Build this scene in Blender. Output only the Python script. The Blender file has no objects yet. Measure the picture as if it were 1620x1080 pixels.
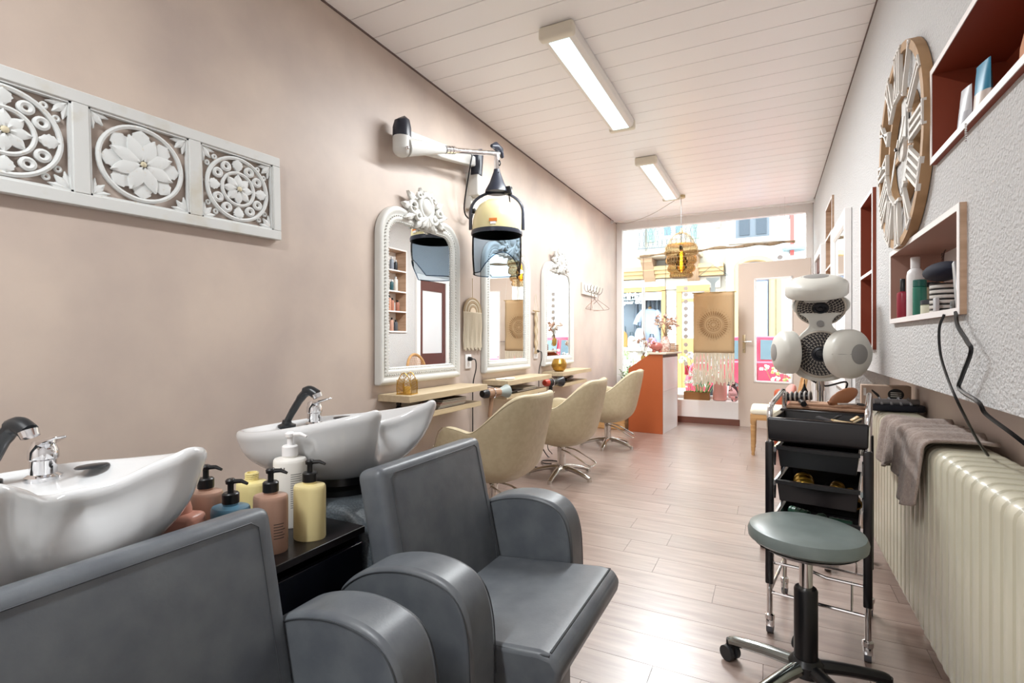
import bpy, bmesh, math, random
from mathutils import Vector, Matrix

random.seed(7)
scene = bpy.context.scene
COL = scene.collection
PI = math.pi

# ------------------------------------------------------------------ camera, light, exposure
H = 1.15                      # camera height
F = 810.0                     # focal length in pixels of a 1620 px wide frame
YAW = math.atan2(408.0, F)    # the room runs along +Y; the camera is turned to the left of it
SN, CS = math.sin(YAW), math.cos(YAW)
cam_d = bpy.data.cameras.new('camera')
cam_d.sensor_width = 36.0
cam_d.lens = 18.0
cam_d.clip_start = 0.02
cam_d.shift_y = -2.0 / 1620.0
cam = bpy.data.objects.new('camera', cam_d)
COL.objects.link(cam)
cam.location = (0, 0, H)
cam.rotation_euler = (PI / 2, 0, YAW)
scene.camera = cam

world = bpy.data.worlds.new('sky')
scene.world = world
world.use_nodes = True
bg = world.node_tree.nodes['Background']
bg.inputs['Color'].default_value = (0.88, 0.95, 1.0, 1)
bg.inputs['Strength'].default_value = 5.0

sun_d = bpy.data.lights.new('sun', 'SUN')
sun_d.energy = 1.5
sun_d.angle = math.radians(3)
sun_d.color = (1.0, 0.95, 0.88)
sun = bpy.data.objects.new('sun', sun_d)
COL.objects.link(sun)
sun.rotation_euler = (math.radians(38), 0, math.radians(-28))

vs = scene.view_settings
vs.view_transform = 'Standard'
vs.look = 'None'
vs.exposure = 0.76
vs.gamma = 1.0
vs.use_curve_mapping = False
LAMP_POWER = 43.0             # watts of each ceiling fluorescent

# ------------------------------------------------------------------ helpers
def ray(u, v):
    a = (u - 810.0) / F
    return (-SN + a * CS, CS + a * SN, (538.0 - v) / F)

def P(u, v, X=None, Y=None, Z=None):
    d = ray(u, v)
    if X is not None: t = X / d[0]
    elif Y is not None: t = Y / d[1]
    else: t = (Z - H) / d[2]
    return Vector((d[0] * t, d[1] * t, H + d[2] * t))

def srgb(h):
    h = h.lstrip('#')
    o = []
    for i in (0, 2, 4):
        c = int(h[i:i + 2], 16) / 255.0
        o.append(c / 12.92 if c <= 0.04045 else ((c + 0.055) / 1.055) ** 2.4)
    return (o[0], o[1], o[2], 1.0)

MATS = {}
def mat(name, col, rough=0.5, metal=0.0, spec=0.5, noise=None, bump=None, rand=0.0, coat=0.0,
        trans=0.0, emit=None, estr=0.0, alpha=1.0, ior=1.45, sheen=0.0):
    """noise=(colour2, scale, detail, lo, hi)  bump=(scale, strength, distance[, stretch])"""
    if name in MATS: return MATS[name]
    m = bpy.data.materials.new(name)
    m.use_nodes = True
    nt = m.node_tree
    b = nt.nodes['Principled BSDF']
    c = srgb(col) if isinstance(col, str) else (*col, 1.0)
    b.inputs['Base Color'].default_value = c
    b.inputs['Roughness'].default_value = rough
    b.inputs['Metallic'].default_value = metal
    b.inputs['Specular IOR Level'].default_value = spec
    b.inputs['IOR'].default_value = ior
    b.inputs['Coat Weight'].default_value = coat
    b.inputs['Coat Roughness'].default_value = 0.08
    b.inputs['Transmission Weight'].default_value = trans
    b.inputs['Alpha'].default_value = alpha
    b.inputs['Sheen Weight'].default_value = sheen
    if emit:
        b.inputs['Emission Color'].default_value = srgb(emit)
        b.inputs['Emission Strength'].default_value = estr
    L = nt.links
    out = None
    tc = nt.nodes.new('ShaderNodeTexCoord') if (noise or bump) else None
    if noise:
        c2, sc, det, lo, hi = noise[:5]
        mp = nt.nodes.new('ShaderNodeMapping')
        if len(noise) > 5: mp.inputs['Scale'].default_value = noise[5]
        L.new(tc.outputs['Object'], mp.inputs[0])
        n = nt.nodes.new('ShaderNodeTexNoise')
        n.inputs['Scale'].default_value = sc
        n.inputs['Detail'].default_value = det
        L.new(mp.outputs[0], n.inputs['Vector'])
        r = nt.nodes.new('ShaderNodeValToRGB')
        r.color_ramp.elements[0].position = lo
        r.color_ramp.elements[1].position = hi
        r.color_ramp.elements[0].color = c
        r.color_ramp.elements[1].color = srgb(c2) if isinstance(c2, str) else (*c2, 1.0)
        L.new(n.outputs['Fac'], r.inputs[0])
        out = r.outputs[0]
    if rand:
        oi = nt.nodes.new('ShaderNodeObjectInfo')
        hs = nt.nodes.new('ShaderNodeHueSaturation')
        mr = nt.nodes.new('ShaderNodeMapRange')
        mr.inputs['To Min'].default_value = 1.0 - rand
        mr.inputs['To Max'].default_value = 1.0 + rand
        L.new(oi.outputs['Random'], mr.inputs['Value'])
        L.new(mr.outputs[0], hs.inputs['Value'])
        if out is not None: L.new(out, hs.inputs['Color'])
        else: hs.inputs['Color'].default_value = c
        out = hs.outputs[0]
    if out is not None: L.new(out, b.inputs['Base Color'])
    if bump:
        n2 = nt.nodes.new('ShaderNodeTexNoise')
        n2.inputs['Scale'].default_value = bump[0]
        n2.inputs['Detail'].default_value = 4.0
        if len(bump) > 3:
            mp2 = nt.nodes.new('ShaderNodeMapping')
            mp2.inputs['Scale'].default_value = bump[3]
            L.new(tc.outputs['Object'], mp2.inputs[0])
            L.new(mp2.outputs[0], n2.inputs['Vector'])
        else:
            L.new(tc.outputs['Object'], n2.inputs['Vector'])
        bp = nt.nodes.new('ShaderNodeBump')
        bp.inputs['Strength'].default_value = bump[1]
        bp.inputs['Distance'].default_value = bump[2]
        L.new(n2.outputs['Fac'], bp.inputs['Height'])
        L.new(bp.outputs[0], b.inputs['Normal'])
    MATS[name] = m
    return m

def clear_glass(name, tint, gloss=0.12, rough=0.0):
    """thin pane: mostly see-through, a little mirror-like"""
    if name in MATS: return MATS[name]
    m = bpy.data.materials.new(name)
    m.use_nodes = True
    nt = m.node_tree
    nt.nodes.remove(nt.nodes['Principled BSDF'])
    o = nt.nodes['Material Output']
    t = nt.nodes.new('ShaderNodeBsdfTransparent')
    t.inputs[0].default_value = srgb(tint)
    g = nt.nodes.new('ShaderNodeBsdfGlossy')
    g.inputs['Roughness'].default_value = rough
    fr = nt.nodes.new('ShaderNodeLayerWeight')
    fr.inputs[0].default_value = gloss
    mx = nt.nodes.new('ShaderNodeMixShader')
    nt.links.new(fr.outputs['Fresnel'], mx.inputs[0])
    nt.links.new(t.outputs[0], mx.inputs[1])
    nt.links.new(g.outputs[0], mx.inputs[2])
    nt.links.new(mx.outputs[0], o.inputs['Surface'])
    MATS[name] = m
    return m

def rot(axis, deg): return Matrix.Rotation(math.radians(deg), 4, axis)
def mv(x, y, z): return Matrix.Translation((x, y, z))
def aim(p, n):
    """matrix that carries local +Z onto n at p"""
    return Matrix.Translation(p) @ Vector((0, 0, 1)).rotation_difference(Vector(n).normalized()).to_matrix().to_4x4()

def spline(pts, k=6, closed=False):
    """Catmull-Rom through points"""
    pts = [Vector(p) for p in pts]
    n = len(pts)
    out = []
    rng = range(n) if closed else range(n - 1)
    for i in rng:
        if closed:
            p0, p1, p2, p3 = pts[i - 1], pts[i], pts[(i + 1) % n], pts[(i + 2) % n]
        else:
            p1, p2 = pts[i], pts[i + 1]
            p0 = pts[i - 1] if i > 0 else p1 * 2 - p2
            p3 = pts[i + 2] if i + 2 < n else p2 * 2 - p1
        for j in range(k):
            t = j / k
            out.append(0.5 * ((2 * p1) + (p2 - p0) * t + (2 * p0 - 5 * p1 + 4 * p2 - p3) * t * t + (3 * p1 - p0 - 3 * p2 + p3) * t ** 3))
    if not closed: out.append(pts[-1])
    return out

class G:
    """collects faces of ONE mesh"""
    def __init__(s): s.v, s.f = [], []
    def add(s, vs_, fs, M=None):
        o = len(s.v)
        s.v += [tuple(M @ Vector(p)) if M is not None else tuple(p) for p in vs_]
        s.f += [tuple(i + o for i in f) for f in fs]
        return s
    def box(s, x0, x1, y0, y1, z0, z1, M=None):
        v = [(x, y, z) for z in (z0, z1) for y in (y0, y1) for x in (x0, x1)]
        return s.add(v, [(0, 2, 3, 1), (4, 5, 7, 6), (0, 1, 5, 4), (2, 6, 7, 3), (0, 4, 6, 2), (1, 3, 7, 5)], M)
    def rbox(s, x0, x1, y0, y1, z0, z1, r=0.01, seg=2, M=None):
        bm = bmesh.new()
        bmesh.ops.create_cube(bm, size=1.0)
        for v in bm.verts:
            v.co = Vector(((x0 + x1) / 2 + v.co.x * (x1 - x0), (y0 + y1) / 2 + v.co.y * (y1 - y0), (z0 + z1) / 2 + v.co.z * (z1 - z0)))
        bmesh.ops.bevel(bm, geom=bm.edges[:], offset=r, segments=seg, affect='EDGES', profile=0.5, clamp_overlap=True)
        s.add([v.co.copy() for v in bm.verts], [[v.index for v in f.verts] for f in bm.faces], M) if not bm.verts.index_update() else None
        bm.free()
        return s
    def loft(s, rings, cap0=True, cap1=True, closed=True, M=None):
        n = len(rings[0])
        v = [p for r in rings for p in r]
        f = []
        for i in range(len(rings) - 1):
            for j in range(n if closed else n - 1):
                a, b = i * n + j, i * n + (j + 1) % n
                f.append((a, b, b + n, a + n))
        if cap0: f.append(tuple(reversed(range(n))))
        if cap1: f.append(tuple(range((len(rings) - 1) * n, len(rings) * n)))
        return s.add(v, f, M)
    def lathe(s, prof, n=24, M=None, sx=1.0, sy=1.0):
        rings = [[(r * sx * math.cos(2 * PI * j / n), r * sy * math.sin(2 * PI * j / n), z) for j in range(n)] for r, z in prof]
        return s.loft(rings, prof[0][0] > 1e-6, prof[-1][0] > 1e-6, True, M)
    def cyl(s, p0, p1, r0, r1=None, n=16, M=None):
        return s.tube([p0, p1], [r0, r0 if r1 is None else r1], n, M=M)
    def tube(s, pts, r, n=8, closed=False, M=None, cap=True, flat=1.0):
        pts = [Vector(p) for p in pts]
        m = len(pts)
        rs = list(r) if isinstance(r, (list, tuple)) else [r] * m
        rings = []
        nrm = None
        for i, p in enumerate(pts):
            a = pts[(i - 1) % m] if (closed or i > 0) else p
            b = pts[(i + 1) % m] if (closed or i < m - 1) else p
            t = (b - a)
            t = t.normalized() if t.length > 1e-9 else Vector((0, 0, 1))
            if nrm is None:
                h = Vector((0, 0, 1)) if abs(t.z) < 0.9 else Vector((1, 0, 0))
                nrm = (h - t * h.dot(t)).normalized()
            else:
                nrm = (nrm - t * nrm.dot(t))
                nrm = nrm.normalized() if nrm.length > 1e-6 else t.orthogonal().normalized()
            bn = t.cross(nrm)
            rings.append([p + (nrm * math.cos(2 * PI * j / n) + bn * flat * math.sin(2 * PI * j / n)) * rs[i] for j in range(n)])
        if closed:
            rings.append(rings[0])
            return s.loft(rings, False, False, True, M)
        return s.loft(rings, cap, cap, True, M)
    def ball(s, c, r, n=12, m=8, M=None):
        if not isinstance(r, (list, tuple)): r = (r, r, r)
        T = mv(*c)
        prof = [(math.sin(PI * i / m), -math.cos(PI * i / m)) for i in range(m + 1)]
        rings = [[(q * r[0] * math.cos(2 * PI * j / n), q * r[1] * math.sin(2 * PI * j / n), z * r[2]) for j in range(n)] for q, z in prof[1:-1]]
        return s.loft(rings, True, True, True, (M @ T) if M is not None else T)
    def prism(s, poly, h0, h1, M=None):
        """polygon in local XY extruded along local Z"""
        n = len(poly)
        v = [(p[0], p[1], h0) for p in poly] + [(p[0], p[1], h1) for p in poly]
        f = [tuple(reversed(range(n))), tuple(range(n, 2 * n))] + [(j, (j + 1) % n, n + (j + 1) % n, n + j) for j in range(n)]
        return s.add(v, f, M)
    def build(s, name, m, parent=None, bevel=0.0, bseg=2, sub=0, sharp=38, loc=None, solid=0.0):
        me = bpy.data.meshes.new(name)
        me.from_pydata(s.v, [], s.f)
        bm = bmesh.new()
        bm.from_mesh(me)
        bmesh.ops.remove_doubles(bm, verts=bm.verts, dist=1e-5)
        bmesh.ops.recalc_face_normals(bm, faces=bm.faces)
        bm.to_mesh(me)
        bm.free()
        me.polygons.foreach_set('use_smooth', [True] * len(me.polygons))
        if sharp is not None and not sub: me.set_sharp_from_angle(angle=math.radians(sharp))
        me.materials.append(m)
        o = bpy.data.objects.new(name, me)
        COL.objects.link(o)
        if parent is not None: o.parent = parent
        if loc is not None: o.location = loc
        if solid:
            md = o.modifiers.new('solid', 'SOLIDIFY'); md.thickness = solid; md.offset = 0
        if bevel:
            md = o.modifiers.new('bevel', 'BEVEL'); md.width = bevel; md.segments = bseg; md.limit_method = 'ANGLE'; md.angle_limit = math.radians(40)
            md.harden_normals = False
        if sub:
            md = o.modifiers.new('sub', 'SUBSURF'); md.levels = sub; md.render_levels = sub
        return o

def tag(o, label, cat, group=None, kind=None):
    if label: o['label'] = label
    if cat: o['category'] = cat
    if group: o['group'] = group
    if kind: o['kind'] = kind
    return o

def thing(name, label, cat, loc=(0, 0, 0), rz=0.0, group=None):
    o = bpy.data.objects.new(name, None)
    COL.objects.link(o)
    o.empty_display_size = 0.1
    o.location = loc
    o.rotation_euler = (0, 0, math.radians(rz))
    return tag(o, label, cat, group)

def struct(o):
    o['kind'] = 'structure'
    return o

def copy_tree(o, parent=None):
    c = o.copy()
    COL.objects.link(c)
    c.parent = parent
    for ch in [x for x in bpy.data.objects if x.parent == o]:
        copy_tree(ch, c)
    return c

def piece(name, data, m, parent, loc=(0, 0, 0), rotation=(0, 0, 0)):
    o = bpy.data.objects.new(name, data)
    COL.objects.link(o)
    o.parent = parent
    o.location = loc
    o.rotation_euler = rotation
    return o

def write(name, body, size, m, parent, M, extrude=0.0008, align='CENTER', bold=False):
    cu = bpy.data.curves.new(name, 'FONT')
    cu.body = body
    cu.size = size
    cu.extrude = extrude
    cu.align_x = align
    cu.align_y = 'CENTER'
    if bold: cu.offset = size * 0.02
    cu.materials.append(m)
    tmp = bpy.data.objects.new('tmp', cu)
    COL.objects.link(tmp)
    me = bpy.data.meshes.new_from_object(tmp.evaluated_get(bpy.context.evaluated_depsgraph_get()))
    bpy.data.objects.remove(tmp)
    me.name = name
    o = bpy.data.objects.new(name, me)
    COL.objects.link(o)
    o.parent = parent
    o.matrix_local = M
    return o

# ------------------------------------------------------------------ room measures
XL, XR, XB = -2.10, 0.505, 0.69      # left wall, upper right wall, recess wall behind the radiator
YB, YF, YG = -2.6, 7.50, 7.80        # wall behind the camera, front wall line, shop window glass
HC = 2.94                            # ceiling
ZR = 0.977                           # underside of the thick upper right wall
YR = 4.05                            # far end of the recess
# ------------------------------------------------------------------ materials of the room
M_plaster = mat('beige_plaster', '#cfbeb1', 0.5, noise=('#bbaba2', 2.2, 8.0, 0.36, 0.68), bump=(9.0, 0.12, 0.01))
M_rough = mat('roughcast', '#cecdcd', 0.85, bump=(95.0, 1.0, 0.010))
M_smooth = mat('smooth_beige_wall', '#cfbfb6', 0.7)
M_white = mat('white_paint', '#efecea', 0.45)
M_ceil = mat('white_ceiling_board', '#faf7f6', 0.34, rand=0.012)
M_gap = mat('ceiling_joint', '#a59c98', 0.8)  # even grey of the ceiling slab, seen between the boards
M_plank = mat('wood_vinyl', '#846d63', 0.34, noise=('#a28d83', 3.0, 8.0, 0.36, 0.66, (1.0, 9.0, 1.0)), rand=0.08, spec=0.8, coat=0.9,
              bump=(40.0, 0.04, 0.002, (1.0, 12.0, 1.0)))
_b = M_plank.node_tree.nodes['Principled BSDF']
_b.inputs['Coat Roughness'].default_value = 0.33
_b.inputs['Coat IOR'].default_value = 1.85
M_sub = mat('floor_joint', '#6d564c', 0.6)
M_skirt = mat('brown_skirting', '#6d4336', 0.5)
M_niche = mat('terracotta_paint', '#8c3f28', 0.55)
M_beigewood = mat('pale_wood_board', '#c7a68c', 0.5, noise=('#b39378', 4.0, 5.0, 0.35, 0.65, (1, 1, 10)))
M_edge = mat('white_edge_band', '#f2ecea', 0.4)
M_nichein = mat('rosy_niche_board', '#b08a7c', 0.55)
M_glass = clear_glass('window_pane', '#f6fbfb', 0.10)

# ------------------------------------------------------------------ floor of planks
fl = struct(G().box(XL - .1, XB + .1, YB - .1, YG + .12, -0.10, -0.006).build('floor', M_sub))
pw = 0.185
cache = {}
rows = int((YG - YB) / pw) + 1
rng = random.Random(3)
for i in range(rows):
    y = YB + i * pw
    x = XL - rng.uniform(0.0, 1.2)
    while x < XB:
        x0, x1 = max(x, XL), min(x + 1.22, XB)
        if x1 - x0 > 0.02:
            k = round(x1 - x0, 3)
            if k not in cache:
                cache[k] = G().box(0.0008, k - 0.0008, 0.0008, pw - 0.0008, -0.008, 0.0).build('floor_plank', M_plank, fl).data
                o = bpy.data.objects[-1] if False else None
                ob = [q for q in fl.children if q.data == cache[k]][0]
                ob.location = (x0, y, 0)
            else:
                piece('floor_plank', cache[k], M_plank, fl, (x0, y, 0))
        x += 1.22

# ------------------------------------------------------------------ ceiling of boards
ce = struct(G().box(XL - .1, XB + .1, YB - .1, YG + .12, HC + 0.008, HC + 0.12).build('ceiling', M_gap))
y = YB
bp_ = 0.19
cd = G().box(XL + 0.004, XR - 0.004, 0.0018, bp_ - 0.0018, -0.002, 0.014).build('ceiling_board', M_ceil, ce, bevel=0.0016, bseg=1)
cd.location = (0, y, HC)
first = True
while y < YG - 0.05:
    if not first:
        w = piece('ceiling_board', cd.data, M_ceil, ce, (0, y, HC))
        md = w.modifiers.new('bevel', 'BEVEL'); md.width = 0.0016; md.segments = 1
    first = False
    y += bp_
# dark line where the boards meet the walls
struct(G().box(XL, XL + 0.006, YB, YG, HC - 0.012, HC - 0.002).build('trim_1', mat('ceiling_edge_line', '#6b5a55', 0.7)))
struct(G().box(XR - 0.006, XR, YB, YG, HC - 0.010, HC - 0.002).build('trim_2', MATS['ceiling_edge_line']))

# ------------------------------------------------------------------ walls
struct(G().box(XL - .12, XL, YB, YG + .12, 0, HC).build('wall_left', M_plaster))
struct(G().box(XL - .12, XB + .12, YB - .12, YB, 0, HC).build('wall_back', M_white))

# niches of the upper right wall: y0, y1, z0, z1 (outer), shelves, inner material
NB = 0.02
NICHES = [
    dict(y0=0.95, y1=2.20, z0=1.745, z1=2.065, shelves=[], inner=M_niche, n=1),
    dict(y0=1.90, y1=2.86, z0=1.225, z1=1.548, shelves=[], inner=M_nichein, n=2),
    dict(y0=3.30, y1=3.72, z0=1.10, z1=1.965, shelves=[1.52], inner=M_niche, n=3),
    dict(y0=5.30, y1=5.88, z0=1.26, z1=2.43, shelves=[1.55, 1.83, 2.12], inner=M_beigewood, n=4),
]
ys = sorted({YB, YG + .12} | {n['y0'] for n in NICHES} | {n['y1'] for n in NICHES} | {YR})
g = G()
for a, b in zip(ys[:-1], ys[1:]):
    zs = [ZR, HC] if b <= YR + 1e-6 else [0.0, HC]
    cuts = [(n['z0'], n['z1']) for n in NICHES if n['y0'] <= a + 1e-6 and n['y1'] >= b - 1e-6]
    lo = zs[0]
    for c0, c1 in sorted(cuts):
        g.box(XR, XB + .12, a, b, lo, c0)
        g.box(XB, XB + .12, a, b, c0, c1)
        lo = c1
    g.box(XR, XB + .12, a, b, lo, HC)
wr = struct(g.build('wall_right', M_rough))
struct(G().box(XB, XB + .12, YB, YR, 0, ZR).build('wall_right_lower', M_smooth))
for n in NICHES:
    e = thing('wall_niche', None, None)
    e['kind'] = 'structure'
    e.name = 'trim_%d' % (n['n'] + 2)
    y0, y1, z0, z1 = n['y0'], n['y1'], n['z0'], n['z1']
    xf = XR - 0.018
    inner = n['inner']
    side = M_beigewood if n['n'] != 3 else M_niche
    G().box(xf + .002, XB - .004, y0, y0 + NB, z0, z1).build('side_board', side, e)
    G().box(xf + .002, XB - .004, y1 - NB, y1, z0, z1).build('side_board', inner, e)
    G().box(xf + .002, XB - .004, y0 + NB, y1 - NB, z0, z0 + NB).build('bottom_board', inner, e)
    G().box(xf + .002, XB - .004, y0 + NB, y1 - NB, z1 - NB, z1).build('top_board', inner, e)
    G().box(XB - .012, XB - .002, y0 + NB, y1 - NB, z0 + NB, z1 - NB).build('back_board', M_white if n['n'] in (2, 4) else inner, e)
    g = G()
    g.box(xf, xf + .0025, y0, y0 + NB, z0, z1).box(xf, xf + .0025, y1 - NB, y1, z0, z1)
    g.box(xf, xf + .0025, y0 + NB, y1 - NB, z0, z0 + NB).box(xf, xf + .0025, y0 + NB, y1 - NB, z1 - NB, z1)
    g.build('edge_band', M_edge, e)
    for s in n['shelves']:
        b = G().box(xf + .002, XB - .012, y0 + NB, y1 - NB, s - .009, s + .009).build('shelf_board', inner, e)
        G().box(xf, xf + .0025, y0 + NB, y1 - NB, s - .009, s + .009).build('edge_band', M_edge, b)

# ------------------------------------------------------------------ shop front
DX0 = -0.36                                  # where the doorway begins
wf = struct(G().box(XL, DX0, 7.50, YG + .02, 0.0, 0.315).build('wall_front', M_white, bevel=0.004))
struct(G().box(XL, DX0, 7.488, 7.50, 0.0, 0.085).build('baseboard_front', M_skirt))
w1 = struct(thing('window_1', None, None))
G().box(XL, XL + 0.085, YG - .07, YG + .03, 0.315, HC).build('window_post', M_white, w1, bevel=0.004)
G().box(XL + 0.085, XR, YG - .07, YG + .03, 2.83, HC).build('window_head', M_white, w1, bevel=0.004)
G().box(XR - 0.08, XR, YG - .07, YG + .03, 0.0, 2.83).build('window_post', M_white, w1, bevel=0.004)
G().box(XL + 0.085, DX0, YG - .05, YG + .02, 0.315, 0.36).build('window_rail', M_white, w1, bevel=0.003)
G().box(DX0 - .02, DX0 + .02, YG - .04, YG + .02, 0.0, 2.20).build('window_mullion', mat('pale_mullion', '#dfe3e2', 0.4), w1, bevel=0.003)
G().prism([(XL + .085, .36), (DX0 - .02, .36), (DX0 - .02, 2.22), (XR - .08, 2.22), (XR - .08, 2.83), (XL + .085, 2.83)], -.004, .004, mv(0, YG, 0) @ rot('X', 90)).build('pane', M_glass, w1)
G().box(DX0 + .02, XR - .08, YG - .03, YG + .02, 2.18, 2.22).build('window_rail', M_white, w1, bevel=0.003)
# curtain rod under the ceiling
rod = thing('curtain_rod', 'thin white curtain rod along the ceiling over the shop window', 'curtain rod', (0, 7.42, HC - .05))
G().cyl((XL + .03, 0, 0), (XR - .02, 0, 0), 0.010, n=10).build('rod', M_white, rod)
for x in (XL + .012, XR - .012):
    G().cyl((x - .012, 0, 0), (x + .012, 0, 0), 0.02, n=12).cyl((x, 0, 0), (x, 0, .045), .006, n=8).build('bracket', M_white, rod)

# entrance door, its handle side a little farther out than its hinges
dl = P(1170, 673, Z=0.0)
d0, d1 = Vector((-0.375, 7.52, 0)), Vector((0.455, 7.33, 0))
dw = (d1 - d0).length
door = struct(thing('door_1', None, None, d0, math.degrees(math.atan2(d1.y - d0.y, d1.x - d0.x))))
M_door = mat('beige_door_paint', '#cdbdb0', 0.5)
DH, ga, gb, gz0, gz1 = 2.17, 0.20, dw - 0.20, 0.60, 1.96
g = G().box(0, ga, -.02, .02, 0.001, DH).box(gb, dw, -.02, .02, 0.001, DH).box(ga, gb, -.02, .02, 0.001, gz0).box(ga, gb, -.02, .02, gz1, DH)
g.build('leaf', M_door, door)
g = G()
for (a0, a1, b0, b1) in ((ga, ga + .018, gz0, gz1), (gb - .018, gb, gz0, gz1), (ga, gb, gz0, gz0 + .018), (ga, gb, gz1 - .018, gz1)):
    g.box(a0, a1, -.03, .028, b0, b1)
g.build('glazing_bead', M_white, door)
G().box(ga + .01, gb - .01, -.004, .004, gz0 + .01, gz1 - .01).build('pane', M_glass, door)
G().rbox(.055, .095, -.03, -.018, .98, 1.22, .004).build('handle_plate', mat('brass_plate', '#b9a98d', 0.35, 0.6), door)
G().tube(spline([(.075, -.028, 1.13), (.075, -.065, 1.13), (.095, -.075, 1.13), (.18, -.075, 1.13)], 4), .009, 8).build('handle', mat('chrome_satin', '#c9c4be', 0.25, 1.0), door)
G().cyl((.075, -.03, 1.03), (.075, -.045, 1.03), .012, n=12).build('lock', MATS['chrome_satin'], door)

# dark side door near the entrance, on the right wall
d2 = struct(thing('door_2', None, None, (XR, 6.5, 0)))
G().box(-.045, 0, -.42, -.34, 0, 2.13).box(-.045, 0, .34, .42, 0, 2.13).box(-.045, 0, -.34, .34, 2.05, 2.13).build('door_frame', M_white, d2, bevel=.004)
M_dk = mat('dark_red_wood', '#5a2c27', 0.4)
G().box(-.025, 0, -.34, -.26, 0, 2.05).box(-.025, 0, .26, .34, 0, 2.05).box(-.025, 0, -.26, .26, 0, .95).box(-.025, 0, -.26, .26, 1.90, 2.05).build('leaf', M_dk, d2)
G().box(-.012, -.004, -.26, .26, .95, 1.90).build('pane', mat('frosted_pane', '#dfe0e4', 0.25), d2)

# ------------------------------------------------------------------ ceiling lamps
M_lampbody = mat('lamp_housing', '#f0ece6', 0.4)
M_diff = mat('lit_diffuser', '#e9fbfb', 0.4, emit='#d2f4f4', estr=1.1)
M_cap = mat('lamp_end_cap', '#e4dccb', 0.4)
def ceiling_lamp(y0, label):
    L_ = 1.50
    e = thing('fluorescent_lamp', label, 'ceiling lamp', (-1.08, y0, HC - .003), 0, 'fluorescent ceiling lamps')
    G().rbox(-.10, .10, .05, L_ - .05, -.035, 0, .008).build('housing', M_lampbody, e)
    for a, b in ((0, .06), (L_ - .06, L_)):
        G().rbox(-.105, .105, a, b, -.075, 0, .016, 3).build('end_cap', M_cap, e)
    prof = [(-.10, -.030), (-.095, -.055), (-.075, -.068), (.075, -.068), (.095, -.055), (.10, -.030)]
    G().loft([[(x, .06, z) for x, z in prof], [(x, L_ - .06, z) for x, z in prof]]).build('cover', M_lampbody, e)
    G().box(-.062, .062, .065, L_ - .065, -.0705, -.0672).build('diffuser', M_diff, e)
    ld = bpy.data.lights.new('tube_light', 'AREA')
    ld.shape = 'RECTANGLE'
    ld.size, ld.size_y = .12, L_ - .14
    ld.energy = LAMP_POWER
    ld.color = (0.95, 0.985, 1.0)
    lo = bpy.data.objects.new('tube_light', ld)
    COL.objects.link(lo)
    lo.parent = e
    lo.location = (0, L_ / 2, -.076)
    return e
ceiling_lamp(2.68, 'long white fluorescent ceiling lamp nearest the wall-mounted hood dryer')
ceiling_lamp(5.02, 'white fluorescent ceiling lamp beside the pendant lamp cable')
ceiling_lamp(-1.45, 'unseen white fluorescent ceiling lamp added behind the camera to light the near end')  # out of view, added to brighten the near walls and chairs
# ------------------------------------------------------------------ backwash units (chair + pedestal + basin)
M_leather = mat('grey_leatherette', '#565a60', 0.38, noise=('#65696d', 14.0, 6.0, 0.35, 0.7), bump=(160.0, 0.10, 0.002))
M_stitch = mat('grey_piping', '#3f4246', 0.5)
M_ceramic = mat('white_ceramic', '#d6d7d8', 0.12, spec=0.6, coat=0.3)
M_chrome = mat('chrome', '#e6e6e8', 0.08, 1.0)
M_darkplastic = mat('dark_plastic', '#232629', 0.3)
M_pedestal = mat('speckled_grey_plastic', '#4c5257', 0.45, noise=('#5f666b', 180.0, 2.0, 0.45, 0.6))
M_black = mat('black_plastic', '#151517', 0.28)

def basin_outline(k=6):
    half = [(-.105, 0, -.058), (-.085, .045, -.05), (-.04, .085, -.022), (0, .128, 0), (-.018, .178, -.004), (-.12, .235, -.028),
            (-.27, .265, -.058), (-.43, .252, -.082), (-.57, .195, -.096), (-.635, .10, -.104), (-.65, 0, -.106)]
    full = half + [(x, -y, z) for x, y, z in reversed(half[1:-1])]
    return spline(full, k, True)

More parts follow.
